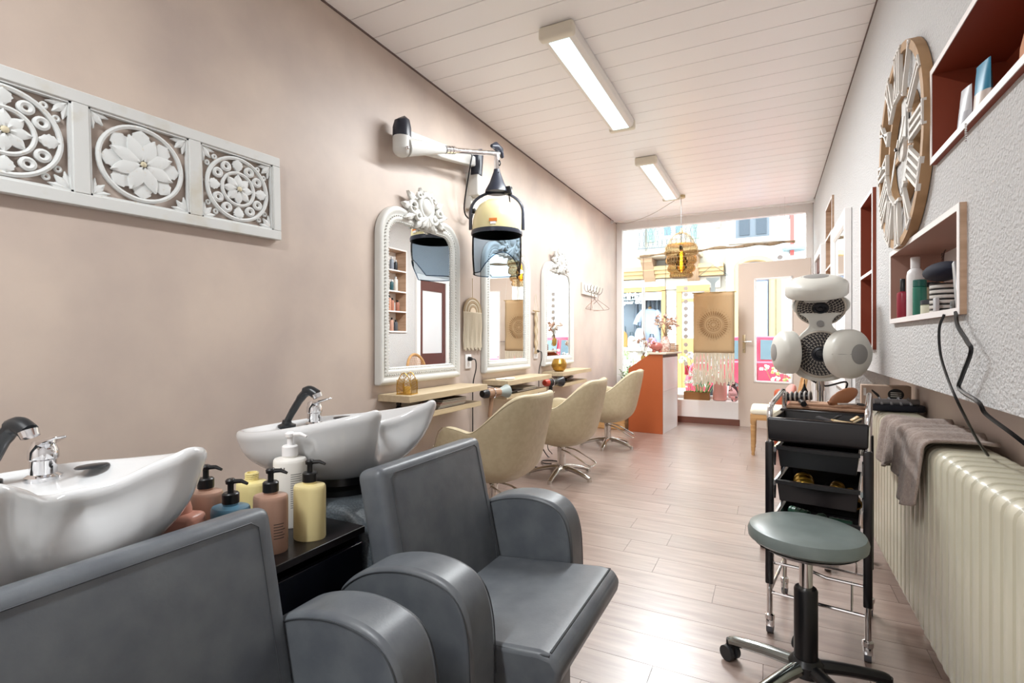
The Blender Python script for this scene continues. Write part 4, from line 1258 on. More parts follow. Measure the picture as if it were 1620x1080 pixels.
# ------------------------------------------------------------------ radiator
M_rad = mat('cream_enamel', '#cfcab6', 0.32, coat=.15, noise=('#c6c0ac', 3.0, 4.0, .4, .7))
rd = thing('radiator', 'long cream column radiator below the textured wall', 'radiator', (0, 0, 0))
pitch, nsec, y0r = .068, 50, .18
x0, x1, zb_, zt_ = .478, .665, .10, .792
def sec_ring(y_, ins):
    r_ = .045 - ins
    pts = []
    for cx, cz_, a0 in ((x0 + .045, zt_ - .045, 90), (x0 + .045 + 0, zb_ + .045, 180), (x1 - .03, zb_ + .03, 270), (x1 - .03, zt_ - .03, 0)):
        rr = r_ if cx < .56 else .03 - min(ins, .02)
        for i in range(5):
            a = math.radians(a0 + 90 * i / 4)
            pts.append((cx + rr * math.cos(a), y_, cz_ + rr * math.sin(a)))
    return pts
w_ = pitch / 2
secm = G().loft([sec_ring(-w_ + .0035, .012), sec_ring(-w_ * .72, .003), sec_ring(-w_ * .3, 0), sec_ring(w_ * .3, 0), sec_ring(w_ * .72, .003), sec_ring(w_ - .0035, .012)]).build('section', M_rad, rd, sharp=25)
secm.location = (0, y0r, 0)
for k in range(1, nsec): piece('section', secm.data, M_rad, rd, (0, y0r + k * pitch, 0))
g = G().box(x0 + .03, x1 - .03, y0r, y0r + (nsec - 1) * pitch, zt_ - .10, zt_ - .05).box(x0 + .03, x1 - .03, y0r, y0r + (nsec - 1) * pitch, zb_ + .04, zb_ + .09)
g.build('header', M_rad, rd)
for y_ in (.5, 1.5, 2.5, 3.3): G().rbox(x0 + .06, x1 - .06, y_ - .02, y_ + .02, 0, zb_ + .05, .006).build('foot', M_rad, rd)

# towel over the radiator
M_towel = mat('mauve_towel', '#ab998f', 0.95, bump=(330.0, 1.0, 0.004), sheen=.3, noise=('#9d8b82', 90, 3, .4, .6))
NY, NX = 46, 40
v, f = [], []
for i in range(NY + 1):
    t = i / NY
    y_ = 2.145 + .64 * t
    drop = .215 - .06 * t + .035 * math.sin(t * 9.0)
    back = .012
    L_ = .175 + drop
    for j in range(NX + 1):
        s_ = j / NX * L_
        wob = .010 * math.sin(t * 19 + j * .06 + .5 * math.sin(t * 7)) + .006 * math.sin(t * 41 + 1.3 + j * .10)
        if s_ < .165:
            x, z_ = .655 - s_, .803 + abs(wob) * 1.6
        elif s_ < .205:
            a = (s_ - .165) / .040 * PI / 2
            x, z_ = .490 - .024 * math.sin(a), .803 - .024 + .024 * math.cos(a) + abs(wob) * 1.6 * math.cos(a)
            x -= abs(wob) * 1.6 * math.sin(a)
        else:
            x, z_ = .466 - abs(wob) * 1.6 - .03 * (s_ - .205) / .2, .779 - (s_ - .205)
        v.append((x, y_ + .05 * max(0, s_ - .17) * (1 - 2 * t), z_))
for i in range(NY):
    for j in range(NX):
        a = i * (NX + 1) + j
        f.append((a, a + 1, a + NX + 2, a + NX + 1))
tw = G().add(v, f).build('towel', M_towel, None, solid=.008, sharp=None)
tag(tw, 'crumpled mauve terry towel draped over the radiator', 'towel')
# box and shaver case on the far end of the radiator
e = thing('clipper_box', 'beige printed product box standing on the far end of the radiator', 'box', (.575, 3.36, .7935), -4)
G().rbox(-.13, .085, -.045, .045, 0, .115, .003).build('carton', mat('tan_card', '#b39a88', .5), e)
G().box(-.121, -.119 + .01, -.047, -.045, .06, .10).build('side_print', M_white, e)
G().prism([(.035 * math.cos(2 * PI * k / 20), .03 * math.sin(2 * PI * k / 20)) for k in range(20)], 0, .001, mv(.02, -.0452, .07) @ rot('X', 90)).build('printed_disc', M_black, e)
for k in range(3): G().box(-.003, .043, -.047, -.0464, .078 - k * .010, .081 - k * .010).build('printed_line', MATS['paper_edge'], e)
G().prism([(-.085, .095), (-.055, .07), (-.045, .05), (-.055, .05), (-.085, .085)], 0, .001, mv(0, -.0452, 0) @ rot('X', 90)).build('printed_comb', M_black, e)
e = thing('tool_roll', 'dark navy tool pouch with grey brushes lying on the radiator', 'pouch', (.56, 3.19, .7935), 3)
G().rbox(-.105, .12, -.06, .06, 0, .035, .012, 3).build('pouch', mat('navy_fabric', '#171a26', .7), e)
G().tube([(-.09, -.03, .045), (.10, -.02, .046)], .014, 10).tube([(-.09, .02, .044), (.11, .025, .046)], .012, 10).build('brushes', mat('grey_bristle', '#7d7a7c', .8), e)
for k in range(4): G().tube([(-.06 + .04 * k, -.055, .036), (-.06 + .04 * k, 0, .063), (-.06 + .04 * k, .055, .036)], .005, 6).build('loop', mat('grey_loop', '#8f8e92', .5), e)

# ------------------------------------------------------------------ rolling trolley
M_blackgloss = mat('glossy_black_plastic', '#161417', 0.22)
tr = thing('salon_trolley', 'black plastic salon trolley with trays and chrome handles', 'trolley', (.185, 2.41, 0), -9)
TW, TD = .158, .19     # half width, half depth
for sx_ in (-1, 1):
    for sy_ in (-1, 1):
        x, y_ = sx_ * TW, sy_ * TD
        p_ = G().rbox(x - .014, x + .014, y_ - .016, y_ + .016, .20, .755, .005).build('post', M_blackgloss, tr)
        G().cyl((x, y_, .075), (x, y_, .21), .0105, n=12).build('post_foot', M_chrome, p_)
        G().cyl((x, y_, .75), (x, y_, .84), .0095, n=12).build('post_top', M_chrome, p_)
        c_ = thing('castor', None, None); c_.parent = tr
        G().lathe([(.018, .062), (.018, .078), (.010, .084)], 12, mv(x, y_, 0)).rbox(x - .014, x + .014, y_ - .010, y_ + .022, .028, .062, .006).build('fork', M_chrome, c_)
        G().cyl((x - .011, y_ + .014, .0255), (x + .011, y_ + .014, .0255), .025, n=18).build('wheel', mat('grey_wheel', '#55555a', .5), c_)
for sx_ in (-1, 1):
    x = sx_ * TW
    G().tube(spline([(x, -TD, .81), (x, -TD, .86), (x, -TD + .035, .892), (x, 0, .912), (x, TD - .035, .925), (x, TD, .89), (x, TD, .81)], 5), .0105, 10).build('handle_rail', M_chrome, tr)
    G().tube([(x, -TD, .165), (x, TD, .165)], .006, 8).build('side_rail', M_chrome, tr)
# top tray with a raised back ledge
rim = [(-TW - .012, -TD - .02), (TW + .012, -TD - .02), (TW + .012, TD + .01), (-TW - .012, TD + .01)]
def rect(w, d0_, d1_, z_): return [(-w, d0_, z_), (w, d0_, z_), (w, d1_, z_), (-w, d1_, z_)]
G().loft([rect(.150, -.205, .19, .760), rect(.160, -.215, .20, .768), rect(.162, -.218, .2, .845), rect(.158, -.213, .2, .852), rect(.138, -.190, .045, .852), rect(.131, -.182, .038, .815)]).build('top_tray', M_blackgloss, tr, bevel=.004)
G().rbox(-.156, .156, .045, .20, .83, .858, .005).build('rear_ledge', M_blackgloss, tr)
def drawer(z_, out, lab=None):
    d = thing('drawer', None, None); d.parent = tr
    y0_, y1_ = -.185 - out, .18 - out
    G().loft([rect(.124, y0_ + .012, y1_, z_), rect(.132, y0_, y1_, z_ + .075), rect(.128, y0_ + .004, y1_ - .004, z_ + .075), rect(.120, y0_ + .016, y1_ - .006, z_ + .006)]).build('bin', M_blackgloss, d, bevel=.002)
    pts = [(-.136 + .0272 * k, -.016 * math.sin(PI * k / 10)) for k in range(11)]
    poly = [(x, y0_ - .004 + b * .9) for x, b in pts] + [(x, y0_ + .012) for x, b in reversed(pts)]
    G().prism(poly, z_ + .069, z_ + .082).build('lip', mat('matte_black', '#1f1f22', .45), d)
    for sx_ in (-1, 1): G().box(sx_ * .140 - .004, sx_ * .140 + .004, -.19, .18, z_ + .058, z_ + .078).build('runner', M_chrome, d)
drawer(.658, 0.0); drawer(.528, .012); drawer(.398, 0.0)
for sx_ in (-1, 1):
    for k, z_ in enumerate((.663, .533, .403)):
        for sy_ in (-1, 1): G().tube([(sx_ * .145, sy_ * .165, z_ - .005), (sx_ * .145, sy_ * .165 + .02, z_ + .055)], .005, 6).build('wire_bracket', M_chrome, tr)
def lowbar(pts, r_): G().tube(pts, r_, 8).build('lower_rail', M_chrome, tr)
for y_ in (-TD, TD): lowbar([(-TW, y_, .165), (TW, y_, .165)], .0065)
lowbar([(-TW, -TD + .02, .275), (-.02, -TD + .02, .275), (.03, -TD + .02, .262), (.05, -TD + .02, .262), (TW, -TD + .02, .262)], .006)
lowbar([(-TW, TD - .02, .285), (TW, TD - .02, .285)], .006)
for x in (-.11, .11):
    lowbar([(x, TD, .165), (x, TD - .02, .285)], .005)
    lowbar([(x, -TD, .165), (x, -TD + .02, .27)], .004)
# things on and in the trolley (world positions from the trolley's own frame)
TM = mv(.185, 2.41, 0) @ rot('Z', -9)
def on_trolley(name, label, cat, x, y_, z_, rz=0, group='tools on the trolley'):
    p_ = TM @ Vector((x, y_, z_ + (.03 if z_ > .7 else .053)))
    return thing(name, label, cat, p_, rz - 9, group)
e = on_trolley('folded_cloth', 'folded tan cloth on the rear ledge of the trolley', 'cloth', .01, .12, .8285)
G().rbox(-.145, .15, -.055, .055, 0, .014, .006, 3).rbox(-.135, .14, -.048, .05, .013, .027, .006, 3).build('cloth', mat('tan_cloth', '#b58e74', .85, bump=(60, .5, .01)), e)
e = on_trolley('round_brush', 'black and white round hair brush lying on the tan cloth', 'brush', -.10, .10, .868, -8)
G().tube([(-.05, .03, .0), (.05, .035, .012)], .017, 12).build('barrel', M_black, e)
g = G()
for k in range(6): g.tube([(-.045 + .018 * k + .017 * math.cos(t * PI / 6) * 0, .03 + .0195 * math.cos(t * PI / 6), .003 + k * .002 + .0195 * math.sin(t * PI / 6)) for t in range(12)], .004, 5, True)
g.build('bristle_rings', mat('pale_bristle', '#b9b4ae', .6), e)
G().tube([(0.01, .01, -.006), (.03, -.035, -.010), (.045, -.065, -.014)], [.009, .012, .012], 10).build('handle', mat('black_chrome_handle', '#2a2a2c', .2, .4), e)
e = on_trolley('wooden_brush', 'brown wooden paddle brush standing on edge on the tan cloth', 'brush', .085, .105, .857, 30)
G().ball((0, 0, .034), (.062, .014, .030), 18, 10, rot('Y', -28)).build('pad', mat('brown_wood', '#94603f', .45), e)
G().tube([(-.05, 0, .012), (-.075, 0, .004)], [.010, .008], 8).build('handle', MATS['brown_wood'], e)
e = on_trolley('scissors', 'black handled scissors lying beside the wooden brush', 'scissors', .10, .055, .8575, 25)
G().tube([(-.05, 0, .004), (.02, .004, .004)], [.002, .004], 6).tube([(-.05, .006, .006), (.02, 0, .006)], [.002, .004], 6).build('blades', M_chrome, e)
g = G()
for s_ in (-1, 1): g.tube([(.035 + .014 * math.cos(t * PI / 8), s_ * .014 + .010 * math.sin(t * PI / 8), .005) for t in range(16)], .003, 6, True)
g.build('finger_rings', M_black, e)
def hair_clip(x, y_, rz, col, label):
    e = on_trolley('hair_clip', label, 'hair clip', x, y_, .7905, rz, 'clips in the trolley tray')
    m = mat('clip_' + col.strip('#'), col, .4)
    for s_ in (-1, 1):
        G().loft([[(-.05, -.014, 0), (.03, -.010, 0), (.03, .010, 0), (-.05, .014, 0)], [(-.05, -.012, .005), (.03, -.008, .006), (.03, .008, .006), (-.05, .012, .005)]], M=mv(0, 0, .012) @ rot('Y', s_ * 9) @ mv(0, 0, .004 * s_)).build('jaw', m, e)
    for s_ in (-1, 1): G().rbox(.018, .048, -.011, .011, -.003, .003, .002, 2, mv(.0, 0, .016) @ rot('Y', -s_ * 34)).build('grip', m, e)
hair_clip(.035, -.075, -25, '#3a3a3e', 'dark grey hair clip lying in the trolley tray')
hair_clip(.09, -.10, 20, '#c9aa79', 'beige hair clip standing up in the trolley tray')
hair_clip(.10, -.135, -10, '#d8c29c', 'pale cream hair clip at the front of the trolley tray')
for k in range(9):
    e = on_trolley('hair_pin', 'small silver hair pin lying along the front of the trolley tray', 'hair pin', -.01 + .014 * k, -.155 + .010 * math.sin(k * 2.3), .787 + .0005 * k, 37 * k, 'silver hair pins')
    G().tube(spline([(-.022, .003, 0), (.014, .004, 0), (.02, 0, 0), (.014, -.004, 0), (-.022, -.003, 0)], 4), .0017, 5).build('wire', M_chrome, e)
# rollers in the drawers
def roller(x, y_, z_, r_, l_, col, label, rz, tilt=0, metal=0.0):
    e = on_trolley('hair_roller', label, 'hair roller', x, y_, z_, rz, 'rollers in the trolley drawers')
    m = mat('roller_' + col.strip('#'), col, .35, metal)
    M = mv(0, 0, r_) @ rot('X', 90) @ rot('X', tilt)
    G().lathe([(r_, -l_ / 2), (r_, l_ / 2), (r_ * .78, l_ / 2), (r_ * .74, -l_ / 2), (r_, -l_ / 2)], 18, M).build('tube', m, e)
    g = G()
    for k in range(4): g.tube([M @ Vector((r_ * 1.03 * math.cos(t * PI / 8), r_ * 1.03 * math.sin(t * PI / 8), -l_ / 2 + l_ * (k + .5) / 4)) for t in range(16)], .0016, 5, True)
    g.build('bristle', m, e)
roller(-.05, -.09, .482, .034, .10, '#b5923c', 'large gold round roller in the middle trolley drawer', 10, 25, .8)
roller(.05, -.07, .482, .024, .09, '#9c7a35', 'small gold roller beside the large one in the middle drawer', -15, 25, .8)
roller(.11, -.10, .482, .020, .08, '#8c6a34', 'narrow copper roller at the end of the middle drawer', 20, 20, .8)
for k in range(7):
    red = k % 2 == 0
    roller(-.11 + .036 * k, -.11 + .05 * (k % 3 == 1) + .03 * (k % 2), .352 + .022 * (k % 2), .019, .075, '#9d2b33' if red else '#3f6a58', 'red velcro roller in the bottom trolley drawer' if red else 'green velcro roller in the bottom trolley drawer', 15 + 50 * k)

# ------------------------------------------------------------------ rolling stool
M_vinyl = mat('grey_green_vinyl', '#7b8583', 0.32, noise=('#6f7977', 6, 3, .4, .6))
st = thing('rolling_stool', 'round grey rolling stool in front of the trolley', 'stool', (.105, 1.93, 0), 0)
SR = .172
G().lathe([(0, .482), (SR * .9, .485), (SR, .498), (SR * 1.01, .515), (SR * .97, .532), (SR * .85, .541), (SR * .5, .546), (0, .547)], 44).build('seat', M_vinyl, st)
G().lathe([(0, .460), (.12, .462), (.155, .482), (0, .483)], 32).build('seat_plate', M_black, st)
G().cyl((0, 0, .33), (0, 0, .47), .020, n=18).build('piston', M_chrome, st)
G().lathe([(.035, .09), (.035, .335), (.031, .342), (.021, .343)], 20).build('column', M_black, st)
G().lathe([(.0, .062), (.05, .064), (.052, .10), (.038, .115), (0, .116)], 20).build('hub', M_black, st)
G().tube([(.0, -.02, .465), (.10, .0, .462), (.15, .02, .460)], .006, 8).build('height_lever', M_chrome, st)
for k in range(5):
    a = math.radians(162 + 72 * k)
    c, s_ = math.cos(a), math.sin(a)
    l_ = G().tube(spline([(.03 * c, .03 * s_, .088), (.12 * c, .12 * s_, .084), (.22 * c, .22 * s_, .072), (.245 * c, .245 * s_, .066)], 4), [.021 - .006 * i / 12 for i in range(13)], 10, flat=1.2).build('leg', mat('dark_chrome', '#9aa09e', .16, 1.0) if k in (0, 1) else M_black, st)
    w = thing('castor', None, None); w.parent = st
    b_ = a + (1.2, .6, -.5, 2.0, 1.0)[k]
    ax = Vector((math.cos(b_), math.sin(b_), 0))
    p_ = Vector((.245 * c, .245 * s_, 0))
    G().cyl(p_ + Vector((0, 0, .045)), p_ + Vector((0, 0, .072)), .014, n=12).rbox(-.010, .010, -.016, .016, .018, .052, .005, 2, mv(*p_) @ rot('Z', math.degrees(b_))).build('fork', M_black, w)
    for q in (-1, 1): G().tube([p_ + ax * (q * .008) + Vector((0, 0, .0265)), p_ + ax * (q * .024) + Vector((0, 0, .0265))], .026, 18).build('wheel', mat('stool_wheel', '#2c2d2f', .5), w)
# ------------------------------------------------------------------ infrared hair processor on a stand
M_ir = mat('ir_white_plastic', '#cfcdc5', 0.32)
M_ircap = mat('ir_grey_cap', '#8d8b88', 0.4)
M_irdark = mat('ir_dark_mesh', '#2e2c30', 0.5)
M_irmesh = mat('ir_pale_mesh', '#b9b0a4', 0.4)
ir = thing('hair_processor', 'white infrared hair processor with round pods on a chrome stand', 'hair processor', (.245, 3.24, 0))
face = Vector((-.245, -3.24, 0)).normalized()
side = Vector((-face.y, face.x, 0)) * -1     # to the right as seen by the camera
side = Vector((CS, SN, 0)); side = (side - face * side.dot(face)).normalized()
up = Vector((0, 0, 1))
CZ = 1.075                                   # height of the lower emitter
def fr(origin, n, upv=up):
    n = n.normalized()
    x = upv.cross(n).normalized()
    y_ = n.cross(x)
    return Matrix(((x.x, y_.x, n.x, origin.x), (x.y, y_.y, n.y, origin.y), (x.z, y_.z, n.z, origin.z), (0, 0, 0, 1)))
LOC = Vector((0, 0, 0))
def emitter(origin, n, R, name):
    M = fr(origin, n)
    e = thing(name, None, None); e.parent = ir
    G().lathe([(0, .0), (R, .0), (R, .006), (R * .94, .009), (R * .92, .004), (0, .004)], 36, M).build('grille_rim', M_irmesh, e)
    G().lathe([(0, .0045), (R * .91, .0045), (R * .91, .0050), (0, .0050)], 36, M).build('dark_plate', M_irdark, e)
    g = G()
    for k, q in enumerate((.36, .50, .62, .74, .85)):
        nn = int(10 + q * 34)
        for j in range(nn):
            a0 = 2 * PI * (j + (k % 2) * .5) / nn
            a1 = a0 + 2 * PI / nn * .62
            pts = [(q * R * math.cos(a0 + (a1 - a0) * t / 3), q * R * math.sin(a0 + (a1 - a0) * t / 3), .0062) for t in range(4)]
            g.tube(pts, R * .017, 4, M=M)
            am = (a0 + a1) / 2
            g.tube([(q * R * math.cos(am), q * R * math.sin(am), .0062), ((q + .09) * R * math.cos(am + .05), (q + .09) * R * math.sin(am + .05), .0062)], R * .013, 4, M=M)
    m_ = g.build('grille_wire', M_irmesh, e)
    m_['kind'] = 'stuff'
    G().lathe([(R * .27, .005), (R * .28, .010), (R * .20, .012), (R * .17, .006), (R * .09, .007), (R * .08, .013), (0, .013)], 24, M).build('centre_lamp', mat('ir_black_centre', '#23252c', .25), e)
def pod(origin, n, R, name='pod'):
    M = fr(origin, n)
    e = thing(name, None, None); e.parent = ir
    G().lathe([(0, -.055), (R * .95, -.055), (R, -.045), (R, .0), (R * .97, .012), (R * .80, .034), (R * .50, .048), (0, .052)], 40, M).build('housing', M_ir, e)
    G().lathe([(R * .40, .046), (R * .40, .0505), (R * .30, .054), (0, .056)], 28, M).build('cap', M_ircap, e)
    G().tube([(-R, 0, .004), (-R * .80, 0, .0345), (-R * .42, 0, .0500)], .0011, 4, M=M).build('parting_line', M_ircap, e)
    G().lathe([(0, -.0552), (R * .9, -.0552), (R * .9, -.058), (0, -.058)], 32, M).build('emitter', M_irdark, e)
O = Vector((0, 0, CZ))
# central body: a waisted plate carrying two emitters
Mb = fr(O, face)
outl = []
for k in range(33):
    a = math.radians(-90 + 360 * k / 32)
    outl.append((a,))
body = []
for (x, y_) in spline([(0, -.150), (.10, -.125), (.150, -.05), (.145, .03), (.10, .10), (.055, .155), (.07, .20), (.125, .235), (.135, .28), (.09, .315), (0, .325),
                       (-.09, .315), (-.135, .28), (-.125, .235), (-.07, .20), (-.055, .155), (-.10, .10), (-.145, .03), (-.150, -.05), (-.10, -.125)], 4, True):
    body.append((x, y_))
G().prism(body, -.035, -.004, Mb).build('body_plate', M_ir, ir, bevel=.006)
emitter(O + face * .0, face, .128, 'emitter')
emitter(O + up * .252 + face * .012, (face * .78 - up * .62), .120, 'emitter')
G().lathe([(0, -.003), (.018, -.003), (.018, .004), (0, .006)], 18, Mb @ mv(0, .165, 0)).build('sensor', M_ircap, ir)
pod(O - side * .175 + face * .055 + up * .008, (-side * .93 + face * .36), .118)
pod(O + side * .135 + face * .09 + up * .004, (side * .72 + face * .69), .128)
pod(O + up * .372 + face * .03 - side * .02, (up * .95 - face * .22 + face * .5), .150)
# bracket from the body up to the top pod
g = G().rbox(-.055, .055, -.012, .012, -.04, .05, .006, 2, mv(*(O + up * .315 + face * .085 - side * .02)) @ rot('Z', math.degrees(math.atan2(side.y, side.x))))
g.build('pod_bracket', M_ir, ir)
for s_ in (-1, 1): G().tube([O + side * s_ * .12 - face * .02, O + side * s_ * .15 + face * .01], .016, 10).build('pod_arm', M_ir, ir)
back = -face * .03
G().cyl(O + back + up * .18, O + back + Vector((0, 0, -.20)), .021, n=16).build('neck', M_chrome, ir)
G().cyl(Vector((back.x, back.y, .10)), Vector((back.x, back.y, .90)), .0165, n=16).build('pole', M_chrome, ir)
G().lathe([(.05, .075), (.05, .11), (.03, .13), (0, .13)], 18, mv(back.x, back.y, 0)).build('hub', M_ircap, ir)
for k in range(5):
    a = math.radians(200 + 72 * k)
    p_ = Vector((back.x + .30 * math.cos(a), back.y + .27 * math.sin(a), 0))
    if p_.x + .245 > .46: p_.x = .46 - .245
    l_ = G().tube([(back.x, back.y, .095), p_ + Vector((0, 0, .075))], [.022, .016], 8).build('leg', M_ircap, ir)
    w = thing('castor', None, None); w.parent = ir
    G().cyl(p_ + Vector((0, 0, .045)), p_ + Vector((0, 0, .08)), .012, n=10).build('fork', M_black, w)
    G().cyl(p_ + Vector((-.014, 0, .0285)), p_ + Vector((.014, 0, .0285)), .028, n=16).build('wheel', mat('grey_castor', '#6c6d70', .5), w)
G().tube(spline([O + Vector((-.05, 0, -.14)) + back, O + Vector((.02, 0, -.175)) + back, O + Vector((.12, 0, -.15)) + back, O + Vector((.10, .02, -.22)) + back, O + Vector((.02, .03, -.28)) + back, O + Vector((-.03, 0, -.36)) + back], 6), .005, 6).build('cable', M_black, ir)
g = G().tube([O - side * .075 + up * -.14, O - side * .075 + up * -.17], .0025, 5)
g.lathe([(.004, 0), (.006, -.015), (.017, -.042), (.017, -.05), (0, -.05)], 4, mv(*(O - side * .075 + up * -.165)))
g.build('hanging_plug', M_black, ir)

# ------------------------------------------------------------------ cane-back chair near the entrance
M_beech = mat('beech_wood', '#c49a68', 0.5, noise=('#b58958', 6, 4, .4, .65, (1, 1, 8)))
M_ivory = mat('ivory_fabric', '#e3dcc9', 0.8)
cc = thing('cane_chair', 'beech dining chair with ivory seat and cane back near the entrance door', 'chair', (.06, 5.86, 0), 0)
# faces -x; back towards +x
G().rbox(-.235, .20, -.23, .23, .405, .475, .03, 4).build('seat', M_ivory, cc)
G().rbox(-.235, .205, -.225, -.195, .355, .41, .004).rbox(-.235, .205, .195, .225, .355, .41, .004).rbox(-.235, -.205, -.22, .22, .355, .41, .004).rbox(.175, .205, -.22, .22, .355, .41, .004).build('seat_rail', M_beech, cc)
for y_ in (-.2, .2):
    G().rbox(-.236, -.184, y_ - .026, y_ + .026, .335, .412, .004).lathe([(.012, 0), (.017, .012), (.014, .03), (.018, .045), (.019, .05), (.024, .30), (.018, .305), (.025, .318), (.025, .335)], 16, mv(-.21, y_, 0)).build('leg', M_beech, cc)
    G().tube([(.19, y_, .0), (.185, y_, .20), (.18, y_, .40)], [.014, .019, .022], 8).build('leg', M_beech, cc)
ov = [(.19 + .09 * (.5 + .5 * math.sin(t * PI / 14)), .205 * math.cos(t * PI / 14), .715 + .235 * math.sin(t * PI / 14)) for t in range(28)]
G().tube(ov, .020, 8, True).build('back_frame', M_beech, cc)
g = G()
for k in range(-8, 9):
    h_ = .215 * math.sqrt(max(0, 1 - (k / 8.6) ** 2))
    g.tube([(.235 - .09 * h_ / .47, k * .0225, .715 - h_), (.235 + .09 * h_ / .47, k * .0225, .715 + h_)], .003, 4)
    w2 = .19 * math.sqrt(max(0, 1 - (k / 8.6) ** 2))
    g.tube([(.235 + .0052 * k, -w2, .715 + k * .0258), (.235 + .0052 * k, w2, .715 + k * .0258)], .003, 4)
b_ = g.build('cane_mesh', mat('cane', '#c08e5e', .6), cc)
b_['kind'] = 'stuff'
for s_ in (-1, 1): G().tube([(.185, s_ * .16, .44), (.20, s_ * .13, .53)], .015, 8).build('back_support', M_beech, cc)
e = thing('orange_cushion', 'terracotta cushion standing behind the cane chair seat', 'cushion', (.14, 6.25, 0))
G().rbox(-.10, .12, -.06, .06, .0, .62, .04, 3).build('pouffe', mat('terracotta_fabric', '#b5583a', .7), e)
e = thing('pink_cushion', 'pink cushion on the ivory seat of the cane chair', 'cushion', (.14, 5.92, .478), 0)
G().ball((0, 0, .12), (.055, .17, .12), 20, 12, rot('Y', 18)).build('pad', mat('pink_fabric', '#d99a92', .8), e)
# ------------------------------------------------------------------ reception desk
M_orange = mat('orange_laminate', '#a9562e', 0.42)
M_lam = mat('white_laminate', '#eeeaea', 0.35)
dk = thing('reception_desk', 'orange and white reception desk with a sloping side', 'desk', (-1.17, 6.41, 0), -5)
# local: x to the left is the orange side, y goes along the white front
prof = [(-.43, 0), (0, 0), (0, .975), (-.165, .975), (-.43, .795)]
G().prism(prof, -.018, 0, rot('X', 90)).build('side_panel', M_orange, dk, bevel=.002)
G().prism(prof, -.018, 0, mv(0, .72, 0) @ rot('X', 90)).build('side_panel', M_orange, dk, bevel=.002)
G().box(-.016, 0, .019, .719, .0, .935).build('front_panel', M_lam, dk, bevel=.002)
G().box(-.014, -.004, .04, .70, .94, .972).build('cable_slot', mat('slot_dark', '#6d5a50', .6), dk)
G().box(.0002, .0022, .02, .718, .52, .522).build('panel_joint', mat('joint_grey', '#c9c4c2', .6), dk)
G().box(-.185, .045, -.015, .79, .976, .998).build('counter_top', mat('beige_top', '#d9cab6', .45), dk, bevel=.003)
G().box(-.43, -.20, .02, .70, .70, .72).build('work_top', M_lam, dk)
DMx = mv(-1.17, 6.41, 0) @ rot('Z', -5)
def on_desk(name, label, cat, x, y_, rz=0):
    return thing(name, label, cat, DMx @ Vector((x, y_, .9985)), rz, 'things on the reception counter')
# things on the counter
e = on_desk('piggy_bank', 'round rosy piggy bank on the reception counter', 'piggy bank', -.10, .10, 200)
M_pig = mat('rosy_ceramic', '#a8635a', .3)
G().ball((0, 0, .072), (.075, .062, .058), 20, 14).build('body', M_pig, e)
G().cyl((.068, 0, .07), (.088, 0, .07), .021, .019, 14).build('snout', M_pig, e)
for s_ in (-1, 1):
    G().lathe([(.016, 0), (.008, .02), (0, .03)], 8, mv(.04, s_ * .034, .118)).build('ear', M_pig, e)
    for x in (-.04, .035): G().cyl((x, s_ * .03, 0), (x, s_ * .03, .03), .015, .017, 10).build('leg', M_pig, e)
e = on_desk('face_vase', 'pale speckled vase with dried flowers on the reception counter', 'vase', -.055, .32)
G().lathe([(.04, 0), (.058, .02), (.066, .08), (.060, .14), (.040, .175), (.038, .20), (.044, .205), (.036, .205), (.034, .18)], 22).build('vase', mat('speckled_ceramic', '#d8c5bb', .4, noise=('#b98f82', 40, 3, .5, .6)), e)
rnd = random.Random(11)
M_dry = mat('dried_flower', '#b48c78', .9)
M_dry2 = mat('dried_flower_pale', '#cdb09e', .9)
M_stem = mat('dried_stem', '#8a7458', .8)
def bouquet(e, z0, n, spread, h, mats, r=.012, seed=1, down=False):
    rn = random.Random(seed)
    for k in range(n):
        a = rn.uniform(0, 2 * PI); q = spread * math.sqrt(rn.random()); hh = h * rn.uniform(.6, 1.0) * (-1 if down else 1)
        tip = Vector((q * math.cos(a), q * math.sin(a), z0 + hh))
        st_ = G().tube([(0, 0, z0), (tip.x * .45, tip.y * .45, z0 + hh * .55), tip], [.002, .0016, .0012], 5).build('flower_stem', M_stem, e)
        g = G()
        for j in range(6):
            g.ball(tip + Vector((rn.uniform(-.02, .02), rn.uniform(-.02, .02), rn.uniform(-.025, .015))), r * rn.uniform(.6, 1.1), 6, 4)
        g.build('flower_head', mats[k % len(mats)], st_)
bouquet(e, .19, 16, .13, .30, [M_dry, M_dry2], .013, 5)
e = on_desk('wooden_box', 'small slatted wooden box on the reception counter', 'box', -.03, .60, 85)
for k in range(4): G().box(-.10, .10, -.05, .05, .004 + k * .0225, .022 + k * .0225).build('slat', mat('tan_wood_%d' % (k % 2), ('#a97c55', '#96693f')[k % 2], .6), e, bevel=.001)
G().rbox(-.035, .02, -.03, .03, .092, .112, .004).build('block', MATS['tan_wood_0'], e)
# crate on the floor behind the third chair
cr = thing('wooden_crate', 'low pale wooden crate on the floor between chair and reception desk', 'crate', (-1.86, 6.62, 0), 0)
for k in range(2):
    for s_ in (-1, 1): G().box(-.20, .20, s_ * .14 - .007, s_ * .14 + .007, .012 + k * .085, .085 + k * .085).build('slat', M_beech, cr)
    for s_ in (-1, 1): G().box(s_ * .20 - .007, s_ * .20 + .007, -.14, .14, .012 + k * .085, .085 + k * .085).build('slat', M_beech, cr)
G().box(-.2, .2, -.14, .14, 0, .012).build('bottom', M_beech, cr)

